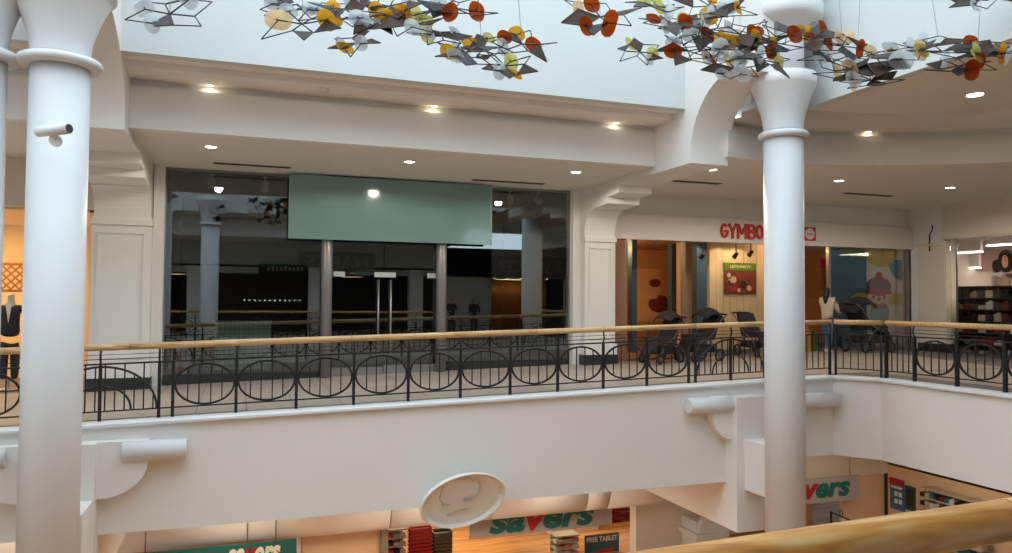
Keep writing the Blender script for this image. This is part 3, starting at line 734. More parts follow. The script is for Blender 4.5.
# narrow inner poster between pillar and graphic
na, nb = at(822, 258, 18.6), at(829.5, 290, 18.6)
o = thing('wall_poster', 'narrow red topped poster above the woman in the shop', 'poster', (na.x, 18.65, nb.z))
B('sheet', mat('poster_narrow', (150, 110, 90), .6, var=.5, scale=9), o, na.x, nb.x, 18.66, 18.68, nb.z, na.z); B('red_top', REDL, o, na.x, nb.x, 18.65, 18.66, na.z-.3, na.z)
# ---- far right pier between the shops
struct(MB().box(18.55, 18.75, 16.0, 17.3, .1, ZC).build('wall_corner_right', WHITE))
fp = struct(MB().box(18.46, 18.9, 15.85, 16.75, .1, 3.4).build('wall_pier_corner', CREAM))
MB().box(18.42, 18.9, 15.80, 16.8, 3.3, 3.36).build('capital_band', CREAM, fp)
MB().box(18.43, 18.9, 15.82, 16.78, .2, .55).build('plinth', BLACKP, fp)
cr = MB().tube([(18.44, 16.25, 3.9), (18.44, 16.25, 3.75), (18.44, 16.35, 3.62), (18.44, 16.35, 3.15)], .018, 6).build('cable', BLACKP, fp)
# ================================================================== TOILETRIES SHOP at the right edge
struct(MB().box(18.5, 18.8, 6, 16.0, 3.47, ZC).build('wall_right_header', CREAM))
struct(MB().box(18.8, 24.5, 17.0, 17.2, .1, 3.6).build('wall_right_shop_back', mat('shop_pale', (206, 190, 180), .7)))
rc = struct(MB().box(18.8, 24.5, 6, 17.0, 3.5, 3.6).build('ceiling_right_shop', mat('shop_ceiling', (170, 160, 150), .8)))
rs = thing('shopfront', 'glass front of the toiletries shop at the right edge', 'shopfront', (18.6, 13, .2))
ym = atx(957, 290, 18.62).y
for y0, y1 in ((ym+.02, 15.84), (12.6, ym-.02)): B('glass_pane', GLASS2, rs, 18.62, 18.632, y0, y1, .25, 3.45)
B('frame_post', STEEL, rs, 18.61, 18.64, ym-.02, ym+.02, .2, 3.47)
for k, (px, py, w) in enumerate(((968, 252.5, 30), (988, 240.5, 44), (958, 256.5, 22), (1000, 245, 26), (972, 268, 18))):
    p = at(px, py, 15.2 - .3*(k % 2)) ; X = 20.0+.8*(k % 3); p = atx(px, py, X)
    o = thing('ceiling_light', ['strip light high in the toiletries shop, second from the pier', 'largest strip light along the toiletries shop ceiling', 'strip light nearest the pier in the toiletries shop', 'strip light at the right picture edge in the toiletries shop', 'small low strip light above the toiletries display'][k], 'ceiling light', (p.x, p.y, 3.5), 'strip lights in the toiletries shop')
    ln = w/760*22/2
    B('housing', SHOPW, o, p.x-.05, p.x+.05, p.y-ln, p.y+ln, p.z+.02, 3.5); B('tube', LAMPW, o, p.x-.06, p.x+.06, p.y-ln, p.y+ln, p.z-.02, p.z+.02)
lamp('AREA', 'shop_ceiling_lamp', rc, (21, 14, 3.4), 150, (1, .86, .72), 1.5, 3)
q0, q1 = at(977, 249, 16.95), at(1030, 272, 16.95)
pw = thing('wall_poster', 'large poster of a dark haired model in the toiletries shop', 'poster', (q0.x, 16.97, q1.z))
B('sheet', mat('poster_mauve', (170, 132, 126), .6), pw, q0.x, q1.x, 16.95, 16.98, q1.z, q0.z)
PBK = mat('print_black', (26, 18, 18), .6)
pdisc('printed_hair', PBK, 1006, 261, .33, .36, 16.94, pw); pdisc('printed_hair', PBK, 997, 266, .2, .2, 16.942, pw); pdisc('printed_face', SKINP, 1005, 261.5, .14, .2, 16.935, pw)
# shelf units with goods
GOODS = [mat('goods_%d' % i, c, .45, rnd=.2) for i, c in enumerate([(40, 26, 24), (92, 42, 34), (140, 120, 100), (24, 24, 26), (120, 30, 28), (170, 150, 130), (70, 60, 56), (190, 186, 178)])]
def shelf_unit(name, label, x0, x1, y0, y1, z0, z1, rows, per, along='Y', group=None, pal=GOODS, body=None, fill=.9, split_goods=True, gg='goods'):
    o = thing(name, label, 'shelf', ((x0+x1)/2, (y0+y1)/2, z0), group)
    body = body or mat('shelf_dark', (50, 40, 38), .5)
    th = .03
    if along == 'Y': MB().box(x1-th, x1, y0, y1, z0, z1).build('back_panel', body, o)
    else: MB().box(x0, x1, y1-th, y1, z0, z1).build('back_panel', body, o)
    h = (z1-z0)/rows
    for i in range(rows+1): MB().box(x0, x1, y0, y1, z0+i*h-th/2, z0+i*h+th/2).build('shelf_board', body, o)
    for i in range(rows):
        for k in range(per):
            g = random.choice(pal); hh = (h-.06)*(.5+.48*random.random()); zz = z0+i*h+th/2+.003
            if along == 'Y':
                w = (y1-y0)/per; a = y0+k*w+w*.05; b = y0+(k+1)*w-w*.05; mb = MB().box(x0+.02, x0+.02+min(.2, x1-x0-.06), a, b, zz, zz+hh*.8)
                if random.random() < .6: mb.box(x0+.06, x0+.14, a+w*.25, b-w*.25, zz+hh*.8, zz+hh)
                p0 = (x0+.1, (a+b)/2, zz)
            else:
                w = (x1-x0)/per; a = x0+k*w+w*.05; b = x0+(k+1)*w-w*.05; mb = MB().box(a, b, y0+.02, y0+.02+min(.2, y1-y0-.06), zz, zz+hh*.8)
                if random.random() < .6: mb.box(a+w*.25, b-w*.25, y0+.06, y0+.14, zz+hh*.8, zz+hh)
                p0 = ((a+b)/2, y0+.1, zz)
            PENDING.append((mb, g, p0, i, k, rows, per))
    return o
PENDING = []
ORD = ['first', 'second', 'third', 'fourth', 'fifth', 'sixth', 'seventh', 'eighth', 'ninth', 'tenth', 'eleventh', 'twelfth', 'thirteenth', 'fourteenth', 'fifteenth', 'sixteenth']
GCOL = {'goods_0': 'dark brown', 'goods_1': 'rust', 'goods_2': 'tan', 'goods_3': 'black', 'goods_4': 'deep red', 'goods_5': 'beige', 'goods_6': 'grey', 'goods_7': 'white', 'goods_red': 'bright red', 'goods_teal': 'teal', 'goods_pink': 'pink'}
def flush_goods(where, cat, group, name='product_pack', end='left', rev=False):
    for mb, g, p0, i, k, rows, per in PENDING:
        q = mb.build(name, g, None, p0); kk = per-1-k if rev else k
        lv = 'top' if i == rows-1 else ('lowest' if i == 0 else ORD[rows-1-i])
        tag(q, '%s %s, %s from %s on the %s %s' % (GCOL[g.name], cat, ORD[kk], end, lv, where), cat, group)
    PENDING.clear()
shelf_unit('shelf_unit', 'dark display shelving of perfumes just inside the toiletries shop', 19.4, 19.75, 13.6, 16.6, .2, 2.15, 6, 13, 'Y')
flush_goods('dark shelf behind right glass', 'toiletry box', rev=True, group= 'toiletries on the dark shelving')
shelf_unit('shelf_unit', 'rear shelving with red packs at the right picture edge', 21.6, 21.95, 13.2, 16.8, .2, 2.6, 5, 9, 'Y', pal=[mat('goods_red', (190, 34, 36), .4), GOODS[4], GOODS[7], GOODS[5]], body=mat('shelf_pink', (220, 190, 186), .5))
flush_goods('pale rear shelf at far right', 'pack', rev=True, group= 'packs on the rear shelving')
# ================================================================== LEFT SHOP (behind the left column)
LW = mat('left_shop_wall', (240, 200, 140), .7)
struct(MB().box(-9, -2.8, 17.1, 17.3, 3.45, ZC).build('wall_left_header', CREAM))
struct(MB().box(-9, -1.8, 21, 21.2, -.3, 3.7).build('wall_left_shop_back', LW))
lc = struct(MB().box(-9, -1.8, 17.3, 21, 3.4, 3.5).build('ceiling_left_shop', LW))
struct(MB().box(-2.9, -2.75, 17.3, 21, -.3, 3.5).build('wall_left_shop_side', LW))
lamp('AREA', 'shop_ceiling_lamp', lc, (-5.5, 18.5, 3.35), 110, (1, .66, .32), 1.2, 2.5)
tr = thing('lattice_screen', 'orange lattice screen in the lit shop behind the left column', 'screen', (-5, 18.6, 1.8))
la, lb_ = at(-30, 262, 18.6), at(26, 292, 18.6)
B('frame', mat('lattice_wood', (206, 128, 56), .5), tr, la.x, lb_.x, 18.66, 18.7, lb_.z, lb_.z+.05)
B('frame', mat('lattice_wood', (206, 128, 56), .5), tr, la.x, lb_.x, 18.66, 18.7, la.z-.05, la.z)
H = la.z-lb_.z
nl = int((lb_.x-la.x+H)/.16)
for i in range(nl):
    for s in (1, -1):
        x = la.x-H+i*.16; p0 = Vector((x, 18.64+.02*s, lb_.z)) if s > 0 else Vector((x, 18.62, la.z)); p1 = Vector((x+H, p0.y, la.z if s > 0 else lb_.z))
        t0 = max(0, (la.x-p0.x)/H); t1 = min(1, (lb_.x-p0.x)/H)
        if t1-t0 > .02: MB().bar(p0+(p1-p0)*t0, p0+(p1-p0)*t1, .02, .035).build('lattice_strip', mat('lattice_wood', (0,0,0)), tr)
# ================================================================== NEAR SIDE OF THE ATRIUM (seen mirrored in the glass)
NB = -3.4
NG = mat('near_wall_grey', (200, 196, 190), .7)
nw = struct(MB().box(-12, 12, NB-.2, NB, 2.9, ZC).build('wall_near_header', NG))
struct(MB().box(-12, 9.9, NB-.2, -.55, ZC, ZC+.1).build('ceiling_near', WCEIL))
struct(MB().box(-12, 24.5, -8.2, -8, -.1, ZC+.1).build('wall_near_back', DARK))
struct(MB().box(-12, 24.5, -8, NB, 3.2, 3.3).build('ceiling_near_shop', DARK))
for k, (a, b) in enumerate(((-2.3, -1.5), (3.1, 3.9), (8.0, 8.7), (9.6, 12.4), (16.6, 24.5))):
    struct(MB().box(a, b, NB-.2, NB+.25 if k < 3 else NB, 0, 3.2 if k < 3 else ZC).build('wall_near_pier_%s' % 'abcde'[k], WHITE if k < 3 else NG))
struct(MB().box(12, 24.5, NB-.2, NB, 2.9, ZC).build('wall_near_header_right', NG))
ns = thing('shop_sign', 'grey raised store name reflected left of the door handles', 'sign', (4.6, NB, 3.5))
B('board', mat('sign_stone', (150, 146, 140), .5), ns, 2.6, 6.3, NB, NB+.03, 3.05, 4.0)
lettering('MARKS', ns, mat('sign_letter_dark', (190, 188, 182), .4), NB+.03, 3.0, 5.96, 3.24, 3.83, bold=.01, split=True, face=1, depth=.05)
ns = thing('shop_sign', 'grey raised store name reflected at the right end of the dark glass', 'sign', (14.5, NB, 3.5))
B('board', mat('sign_stone', (0,0,0)), ns, 12.4, 16.7, NB, NB+.03, 2.95, 4.05)
lettering('& SPENCER', ns, mat('sign_letter_dark', (0,0,0)), NB+.03, 12.71, 16.4, 3.15, 3.85, bold=.01, split=True, face=1, depth=.05)
# illegible small sign in the reflection: a row of strokes
ns = thing('shop_sign', 'small dim reflected sign left of the first round post', 'sign', (2, NB, 3.0))
B('board', DARK, ns, .8, 3.05, NB+.25, NB+.28, 2.85, 3.35)
for i in range(9): MB().box(1.2+i*.19, 1.2+i*.19+.11, NB+.28, NB+.3, 3.05, 3.2+.06*(i % 3 == 1)).build('letter_stroke', mat('sign_letter_dark', (0,0,0)), ns)
# warm lit near shop behind the stone sign, with shelving
struct(MB().box(12.4, 16.6, -6.2, -6.1, 0, 3.0).build('wall_near_lit_back', mat('near_amber', (170, 110, 60), .7, var=.4, scale=3)))
nc = struct(MB().box(-1.4, 3.0, -6.2, -6.1, 0, 3.0).build('wall_near_lit_left', mat('near_brown', (60, 34, 26), .7, var=.4, scale=3)))
lamp('AREA', 'shop_ceiling_lamp', nw, (14.5, -5, 2.85), 70, (1, .66, .35), 2.5, 1)
lamp('AREA', 'shop_ceiling_lamp', nw, (5.4, -5, 2.85), 12, (1, .62, .32), 1.0, 1)
lamp('AREA', 'shop_ceiling_lamp', nw, (-3.2, -5, 2.85), 22, (1, .66, .35), 1.5, 1)
for i in range(5):
    x = 12.9+i*.75; o = thing('ceiling_light', 'small lamp reflected under the right stone sign, %s from the left' % ORD[i], 'ceiling light', (x, -4.3, 3.2), 'reflected shop lamps')
    MB().lathe([(.09, 2.9), (.12, 2.96), (.05, 3.2)], (x, -4.3, 0), 12).build('shade', BLACKP, o); MB().lathe([(.08, 2.88), (.08, 2.9)], (x, -4.3, 0), 12).build('bulb', LAMPS, o)
for i in range(12):
    x = .2+i*.24; o = thing('ceiling_light', 'tiny bulb in the reflected row left of the first post, %s from the left' % ORD[i], 'ceiling light', (x, -5.2, 1.9), 'reflected row of tiny bulbs')
    MB().ball((x, -5.2, 1.62), .03, 8, 6).build('bulb', LAMPS, o); MB().tube([(x, -5.2, 1.65), (x, -5.2, 1.9)], .01, 5).build('stem', BLACKP, o); B('clip', BLACKP, o, x-.03, x+.03, -5.23, -5.17, 1.88, 1.92)
B('lamp_beam', BLACKP, nc, -.1, 3.1, -5.25, -5.15, 1.92, 2.0)
shelf_unit('shelf_unit', 'amber lit display shelving reflected behind the right glass pane', 12.6, 16.2, -6.1, -5.75, .1, 2.1, 4, 10, 'X', pal=GOODS, body=mat('shelf_amber', (120, 74, 40), .5))
PENDING.clear()
column(-1.15, 2.25, 'white column reflected in the left part of the dark glass')
# ================================================================== LOWER SHOP
SIGNW = mat('lower_sign_board', (170, 164, 160), .4); TEAL = mat('sign_teal', (20, 104, 100), .5); SRED = mat('sign_red', (170, 28, 38), .5)
SCREAM = mat('sign_cream', (226, 222, 206), .5); TEALB = mat('sign_teal_board', (28, 96, 92), .5)
def savers(label, Y, x0, x1, z0, z1, M1, M2, board, lx0, lx1, lz0, lz1, group=None, rods=None):
    o = thing('shop_sign', label, 'sign', ((x0+x1)/2, Y, z0), group)
    B('board', board, o, x0, x1, Y, Y+.06, z0, z1)
    lettering('savers', o, M1, Y-.002, lx0, lx1, lz0, lz1, bold=.035, shear=.22, split=True, depth=.02, mats=[M1, M1, M2, M1, M1, M1])
    for x in rods or (x0+.3, x1-.3): MB().tube([(x, Y+.03, z1), (x, Y+.03, -1.8)], .012, 6).build('hanger_rod', STEEL, o)
    return o
Ys = 16.35
sl, sr = at(470, 539, Ys), at(612, 524, Ys); t0, t1 = at(489, 536, Ys), at(594, 526, Ys)
savers('pale shop sign with teal letters hanging beside the medallion', Ys, sl.x, sr.x, sl.z, sl.z+.72, TEAL, SRED, SIGNW, t0.x, t1.x, t0.z+.03, t0.z+.45)
Yt = 15.55
a = at(151, 553, Yt); b = at(296.5, 539.5, Yt); c0 = at(227, 556, Yt); c1 = at(280.5, 549, Yt); zt = (a.z+b.z)/2
savers('teal shop sign with white letters at the lower left', Yt, c0.x-.35, b.x, zt-.75, zt, SCREAM, SRED, TEALB, c0.x, c1.x, zt-.42, zt-.07, rods=(at(247.5, 530, Yt).x, at(276, 530, Yt).x))
c0 = at(163, 560, Yt); c1 = at(193, 556, Yt)
savers('second teal shop sign cut by the bottom edge beside the left column', Yt, a.x-.2, c1.x+.25, zt-.75, zt, SCREAM, SRED, TEALB, c0.x-.75, c1.x, zt-.45, zt-.1, rods=(a.x-.1,))
Yr = 16.1
a = at(805, 500, Yr); b = at(860, 483, Yr); c1 = at(850, 492, Yr); c0 = at(806, 502, Yr)
savers('pale shop sign with teal letters half hidden by the right column', Yr, b.x-3.45, b.x, -3.52, -2.9, TEAL, SRED, SIGNW, c1.x-2.25, c1.x, -3.40, -3.02)
# beige wall piece between teal sign and shop entrance
bw = struct(MB().box(at(302, 540, 16.3).x, at(388, 540, 16.3).x, 16.3, 16.5, ZLOW, -3.0).build('wall_lower_beige', mat('lower_beige', (236, 200, 160), .6)))
struct(MB().box(at(297.5, 540, 16.2).x, at(301, 540, 16.2).x, 16.2, 16.4, ZLOW, -3.0).build('trim_9', WHITE))
struct(MB().box(at(381, 535, 16.2).x, at(388, 535, 16.2).x, 16.15, 16.4, ZLOW, -3.0).build('trim_10', FRAMEG))
pw2 = struct(MB().box(at(636, 520, 16.3).x, 11.0, 16.3, 16.6, ZLOW, -3.0).build('wall_lower_pier', CREAM))
# corbel with a rounded niche beside the pier
ck = struct(MB().box(10.3, 11.0, 15.7, 16.3, ZLOW, -3.55).build('wall_lower_corbel', WHITE))
q = at(683, 528, 15.6)
MB().prism([(10.3+.0, -3.8)]+[(10.75-.45*math.cos(t), -3.8+.42*math.sin(t)) for t in [math.pi*i/12 for i in range(13)]], 15.55, 15.75, 'Y').build('rounded_head', WHITE, ck)
MB().box(10.2, 11.1, 15.5, 16.3, -3.92, -3.8).build('ledge', WHITE, ck)
# red baskets and olive stack
RB = mat('basket_red', (176, 22, 26), .4)
def basket(x, y, z, M, w=.5, d=.36, h=.07):
    mb = MB(); n = 0
    lo = [(x-w*.46,y-d*.46,z),(x+w*.46,y-d*.46,z),(x+w*.46,y+d*.46,z),(x-w*.46,y+d*.46,z)]; hi = [(x-w/2,y-d/2,z+h),(x+w/2,y-d/2,z+h),(x+w/2,y+d/2,z+h),(x-w/2,y+d/2,z+h)]
    rm = [(x-w*.53,y-d*.53,z+h),(x+w*.53,y-d*.53,z+h),(x+w*.53,y+d*.53,z+h),(x-w*.53,y+d*.53,z+h)]
    mb.add(lo+hi+rm, [(0,3,2,1)]+[(i,(i+1) % 4,4+(i+1) % 4,4+i) for i in range(4)]+[(4+i,4+(i+1) % 4,8+(i+1) % 4,8+i) for i in range(4)]); return mb
def stack(px, py, Y, M, n, cname, lab, w):
    p = at(px, py, Y)
    for i in range(n):
        z = p.z-.085*(i+1)
        o = thing('shopping_basket', '%s basket in the stack under the medallion, %s from the top' % (lab, ORD[i]), 'basket', (p.x, Y, z), lab+' baskets stacked under the medallion')
        basket(p.x, Y, z, M, w).build('bowl', M, o); MB().tube([(p.x-w*.45, Y-.15, z+.066), (p.x-w*.3, Y-.15, z+.068), (p.x+w*.3, Y-.15, z+.068), (p.x+w*.45, Y-.15, z+.066)], .006, 5).build('handle', BLACKP, o)
stack(420, 526, 17.4, RB, 12, 'red', 'red', .5); stack(442, 530, 17.4, mat('basket_olive', (92, 82, 56), .5), 12, 'olive', 'olive', .42)
# shelves seen below the header
PAL2 = [mat('goods_teal', (40, 110, 120), .4), mat('goods_pink', (200, 110, 120), .4), GOODS[7], GOODS[4], GOODS[5]]
p = at(397, 530, 17.6)
shelf_unit('shelf_unit', 'narrow shelf of mixed goods left of the red baskets', p.x-.22, p.x+.22, 17.6, 17.9, ZLOW, p.z, 5, 3, 'X', pal=[GOODS[3], GOODS[7], mat('goods_red', (0,0,0))], body=mat('shelf_light', (190, 176, 150), .5))
flush_goods('shelf left of the red baskets', 'pack', 'goods left of the red baskets')
p = at(560, 537, 17.4); p_ = at(576, 537, 17.4)
shelf_unit('shelf_unit', 'low white unit of pale cartons behind the hanging sign', p.x-.1, p_.x+.1, 17.4, 17.8, ZLOW, p.z, 3, 3, 'X', pal=[GOODS[7], mat('goods_pink', (0,0,0)), GOODS[5]], body=mat('shelf_light', (0,0,0)))
flush_goods('shelf of the low white unit', 'carton', 'cartons on the low white unit')
p = at(628, 508, 19.5)
shelf_unit('shelf_unit', 'tall red edged wall shelving at the right of the shop entrance', p.x-.9, p.x+1.4, 19.5, 19.9, ZLOW, p.z, 6, 10, 'X', pal=PAL2, body=mat('shelf_red', (150, 44, 36), .5))
flush_goods('red edged wall shelf', 'pack', 'packs on the red edged shelving')
# cream pillar in the shop and teal notice
struct(MB().box(at(563, 530, 18.2).x, at(612, 530, 18.2).x, 19.0, 19.4, ZLOW, -1.8).build('wall_lower_pillar', CREAM))
na, nb = at(585, 536, 17.3), at(619, 553, 17.3)
o = thing('notice_board', 'teal notice reading free tablet beside the lower shop entrance', 'sign', ((na.x+nb.x)/2, 17.3, ZLOW))
B('board', mat('notice_teal', (38, 84, 88), .5), o, na.x, nb.x, 17.3, 17.33, nb.z-.4, na.z)
B('stand_post', STEEL, o, (na.x+nb.x)/2-.02, (na.x+nb.x)/2+.02, 17.34, 17.38, ZLOW, na.z-.1)
lettering('FREE TABLET', o, SCREAM, 17.298, na.x+.05, nb.x-.05, na.z-.17, na.z-.05, bold=.015, name='notice_lettering', depth=.005)
MB().prism([(na.x+.15, na.z-.42), (nb.x-.12, na.z-.34), (nb.x-.3, na.z-.5)], 17.29, 17.298, 'Y').build('red_mark', SRED, o)
# right lower corner: shop wall, door frame and posters
rw = struct(MB().box(15.4, 16.9, 16.5, 16.6, ZLOW, -1.8).build('wall_lower_corner_back', mat('lower_beige', (0,0,0))))
struct(MB().box(12.0, 15.4, 17.6, 17.8, ZLOW, -1.8).build('wall_lower_entry', mat('lower_beige', (0,0,0))))
sw = struct(MB().box(16.9, 17.0, 9, 16.5, ZLOW, -2.7).build('wall_lower_side', mat('lower_beige', (0,0,0))))
MB().box(16.86, 16.9, 16.42, 16.5, ZLOW, -1.8).build('corner_strip', BLACKP, sw)
hr = thing('entry_barrier', 'dark metal entry barrier in front of the lower beige wall', 'barrier', (14.8, 15.9, ZLOW))
h0, h1 = at(831, 512, 15.9), at(852, 521, 15.2)
MB().tube([(h0.x, h0.y, ZLOW), tuple(h0), tuple(h1), (h1.x, h1.y, ZLOW)], .03, 8).build('frame', BLACKP, hr)
MB().tube([tuple((h0+h1)/2+Vector((.05*math.cos(t), 0, .08+.08*math.sin(t)))) for t in [2*math.pi*i/10 for i in range(10)]], .012, 5, closed=True).build('hook', BLACKP, hr)
def xposter(label, M, x0, y0, x1, y1, X=16.86, extra=None):
    a = atx(x0, y0, X); b = atx(x1, y1, X)
    o = thing('wall_poster', label, 'poster', (X, (a.y+b.y)/2, b.z)); MB().box(X, X+.03, b.y, a.y, min(a.z, b.z), max(a.z, b.z)).build('sheet', M, o); return o, a, b
o, a, b = xposter('blue offer poster with a red top strip in the lower right shop', mat('poster_blue', (60, 110, 140), .5, var=.5, scale=9), 890, 477, 904, 512)
MB().box(16.84, 16.86, b.y, a.y, a.z-.16, a.z).build('red_strip', SRED, o); MB().box(16.84, 16.86, b.y+.05, a.y-.05, a.z-.26, a.z-.2).build('white_strip', SCREAM, o)
for i in range(4): MB().box(16.845, 16.86, b.y+.06+.14*(i % 2), b.y+.16+.14*(i % 2), a.z-.46-.2*(i//2), a.z-.34-.2*(i//2)).build('printed_box', SCREAM, o)
o, a, b = xposter('dark teal screen beside the blue offer poster', mat('poster_dteal', (34, 84, 92), .4), 905, 485, 915, 512)
MB().box(16.845, 16.86, b.y+.05, a.y-.05, b.z+.1, a.z-.08).build('screen', mat('screen_dark', (36, 40, 38), .3), o)
a = atx(922, 489, 16.6); b = atx(968, 503, 16.6)
shelf_unit('shelf_unit', 'stepped shelf of small packs above the near handrail', 16.5, 16.84, b.y-.4, a.y, ZLOW, a.z+.05, 7, 12, 'Y', pal=[GOODS[7], GOODS[0], GOODS[4], mat('goods_teal', (0,0,0)), GOODS[5]], body=mat('shelf_light', (0,0,0)))
flush_goods('shelf above the near handrail', 'pack', 'packs above the near handrail', rev=True)
# warm lamps of the lower storey
lcl = bpy.data.objects['ceiling_lower']
for x, y, e in ((0, 14.4, 34), (3.5, 14.4, 34), (6.6, 14.4, 34), (5, 19, 120), (9, 19, 90), (14, 14.6, 16), (15.2, 13.5, 16), (-3, 15, 30)):
    lamp('AREA', 'lower_ceiling_lamp', lcl, (x, y, -1.9), e, (1, .87, .70), .9, .9)
# ================================================================== PEOPLE
def skin(name, M, parent, joints, edges, sub=2):
    """joints: [(pos, radius or (rx, ry))]"""
    o0 = wloc(parent); me = bpy.data.meshes.new(name); me.from_pydata([Vector(j[0])-o0 for j in joints], edges, [])
    o = bpy.data.objects.new(name, me); COL.objects.link(o)
    md = o.modifiers.new('skin', 'SKIN'); md.use_smooth_shade = True
    sv = me.skin_vertices[0].data
    for i, j in enumerate(joints): sv[i].radius = j[1] if isinstance(j[1], tuple) else (j[1], j[1])
    sv[0].use_root = True
    o.modifiers.new('sub', 'SUBSURF').levels = sub
    bpy.context.view_layer.update()
    m2 = bpy.data.meshes.new_from_object(o.evaluated_get(bpy.context.evaluated_depsgraph_get()))
    bpy.data.objects.remove(o); bpy.data.meshes.remove(me); m2.name = name; m2.materials.clear(); m2.materials.append(M)
    m2.polygons.foreach_set('use_smooth', [True]*len(m2.polygons))
    q = bpy.data.objects.new(name, m2); COL.objects.link(q); q.parent = parent; return q
def person(label, loc, h, head_ang, SK, TOPM, LEG, HAIR, SHOE, hands, long_hair=True, stride=.1, lean=.0, arm_bare=False):
    """local frame: facing direction = head_ang (radians, world XY). hands: two local (fwd, side, up/h) targets"""
    o = thing('person', label, 'person', loc); k = h/1.7
    f = Vector((math.cos(head_ang), math.sin(head_ang), 0)); sd = Vector((-f.y, f.x, 0)); L = Vector(loc)
    def P(fw, s, z): return L+f*(fw*k+lean*max(0, z-.9)*k)+sd*(s*k)+Vector((0,0,z*k))
    R_ = lambda v: v*k
    an = {}
    sh = {1: P(0, .18, 1.40), -1: P(0, -.18, 1.40)}
    hd = {1: P(*hands[0]), -1: P(*hands[1])}; el = {}
    for s in (1, -1):
        mid = (sh[s]+hd[s])/2; el[s] = mid+Vector((0,0,-.10*k))-f*.06*k+sd*(.05*s*k)
    kn = {1: P(stride*.5+.03, .09, .49), -1: P(-stride*.5+.04, -.09, .49)}; ak = {1: P(stride, .10, .09), -1: P(-stride, -.10, .09)}
    hp = {1: P(0, .09, .90), -1: P(0, -.09, .90)}
    J = [(P(0,0,.95), (R_(.13), R_(.10))), (P(0,0,1.12), (R_(.115), R_(.09))), (P(0,0,1.32), (R_(.135), R_(.095))), (P(0,0,1.44), R_(.06)), (P(.01,0,1.50), R_(.05)), (P(.02,0,1.56), R_(.075)), (P(.02,0,1.63), R_(.088)), (P(.01,0,1.69), R_(.06))]
    E = [(i, i+1) for i in range(7)]
    for s in (1, -1):
        n = len(J); J += [(sh[s], R_(.055)), (el[s], R_(.04)), (hd[s]-(hd[s]-el[s]).normalized()*.07*k, R_(.028)), (hd[s], (R_(.035), R_(.02)))]
        E += [(2, n), (n, n+1), (n+1, n+2), (n+2, n+3)]
        n = len(J); J += [(hp[s], R_(.085)), (kn[s], R_(.058)), (ak[s], R_(.038)), (ak[s]+f*.12*k-Vector((0,0,.055*k)), R_(.032))]
        E += [(0, n), (n, n+1), (n+1, n+2), (n+2, n+3)]
    body = skin('body', SK, o, J, E)
    for s in (1, -1):                     # fingers
        d = (hd[s]-el[s]).normalized(); u = d.cross(Vector((0,0,1))).normalized()
        for i, ln in enumerate((.07, .085, .08, .065)):
            b0 = hd[s]+u*((i-1.5)*.019*k); MB().tube([b0, b0+d*ln*.5*k, b0+d*ln*.8*k-Vector((0,0,.03*k))], [.009*k, .008*k, .006*k], 6).build('finger', SK, o)
        b0 = hd[s]-d*.03*k+u*.03*k; MB().tube([b0, b0+u*.03*k+d*.03*k, b0+u*.03*k+d*.06*k], [.011*k, .01*k, .007*k], 6).build('thumb', SK, o)
    # face
    fc = P(.10,0,1.61)
    MB().ball(fc+f*.012*k-Vector((0,0,.01*k)), .014*k, 8, 6, (1,1,1.5)).build('nose', SK, o)
    for s in (1, -1):
        MB().ball(P(.095, .032*s, 1.63), .010*k, 8, 6).build('eye', BLACKP, o); MB().ball(P(.01, .088*s, 1.61), .02*k, 8, 6, (.6,.6,1.3)).build('ear', SK, o)
    MB().ball(P(.098, 0, 1.565), .02*k, 8, 6, (.5,1,.3)).build('mouth', mat('lips', (150, 84, 76), .6), o)
    # clothing
    J = [(P(0,0,.84), (R_(.17), R_(.135))), (P(0,0,1.12), (R_(.145), R_(.115))), (P(0,0,1.33), (R_(.16), R_(.12))), (P(0,0,1.44), R_(.075))]; E = [(0,1),(1,2),(2,3)]
    for s in (1, -1):
        n = len(J); J += [(sh[s], R_(.075)), (el[s], R_(.06)), (hd[s]-(hd[s]-el[s]).normalized()*.10*k, R_(.045))]; E += [(2, n), (n, n+1), (n+1, n+2)]
    skin('top', TOPM, o, J, E)
    J = [(P(0,0,1.0), (R_(.155), R_(.125)))]; E = []
    for s in (1, -1):
        n = len(J); J += [(hp[s]-Vector((0,0,.08*k)), R_(.105)), (kn[s], R_(.078)), (ak[s]+Vector((0,0,.04*k)), R_(.06))]; E += [(0, n), (n, n+1), (n+1, n+2)]
    skin('trousers', LEG, o, J, E)
    for s in (1, -1):
        a = ak[s]; J = [(a-f*.04*k-Vector((0,0,.03*k)), R_(.05)), (a+f*.06*k-Vector((0,0,.045*k)), R_(.045)), (a+f*.16*k-Vector((0,0,.055*k)), R_(.036))]
        skin('shoe', SHOE, o, J, [(0,1),(1,2)])
    J = [(P(-.015,0,1.70), R_(.075)), (P(-.03,0,1.65), R_(.105)), (P(-.045,0,1.58), R_(.095))]
    if long_hair: J += [(P(-.075,0,1.48), R_(.085)), (P(-.10,0,1.36), R_(.06)), (P(-.10,0,1.28), R_(.03))]
    skin('hair', HAIR, o, J, [(i, i+1) for i in range(len(J)-1)])
    return o
SKN = mat('skin_tone', (196, 146, 120), .5)
wp = Vector((14.62, 16.15, fz(14.62, 16.15)+.02))
person('woman in a cream top and jeans standing behind the black pushchair', wp, 1.70, R(20), SKN, mat('cream_top', (206, 188, 166), .8), mat('blue_jeans', (84, 104, 128), .8), mat('dark_hair', (28, 20, 20), .5), mat('white_trainers', (220, 218, 214), .6), [(.42, .10, 1.05), (.42, -.12, 1.05)], True, .10, .06)
DK = mat('dark_clothes', (34, 36, 42), .8)
person('dark clothed person reflected in the glass right of the second post', Vector((9.3, .2, .06)), 1.72, R(90), SKN, DK, DK, mat('dark_hair', (0,0,0)), BLACKP, [(.3, .15, 1.1), (.3, -.15, 1.1)], False, .02)
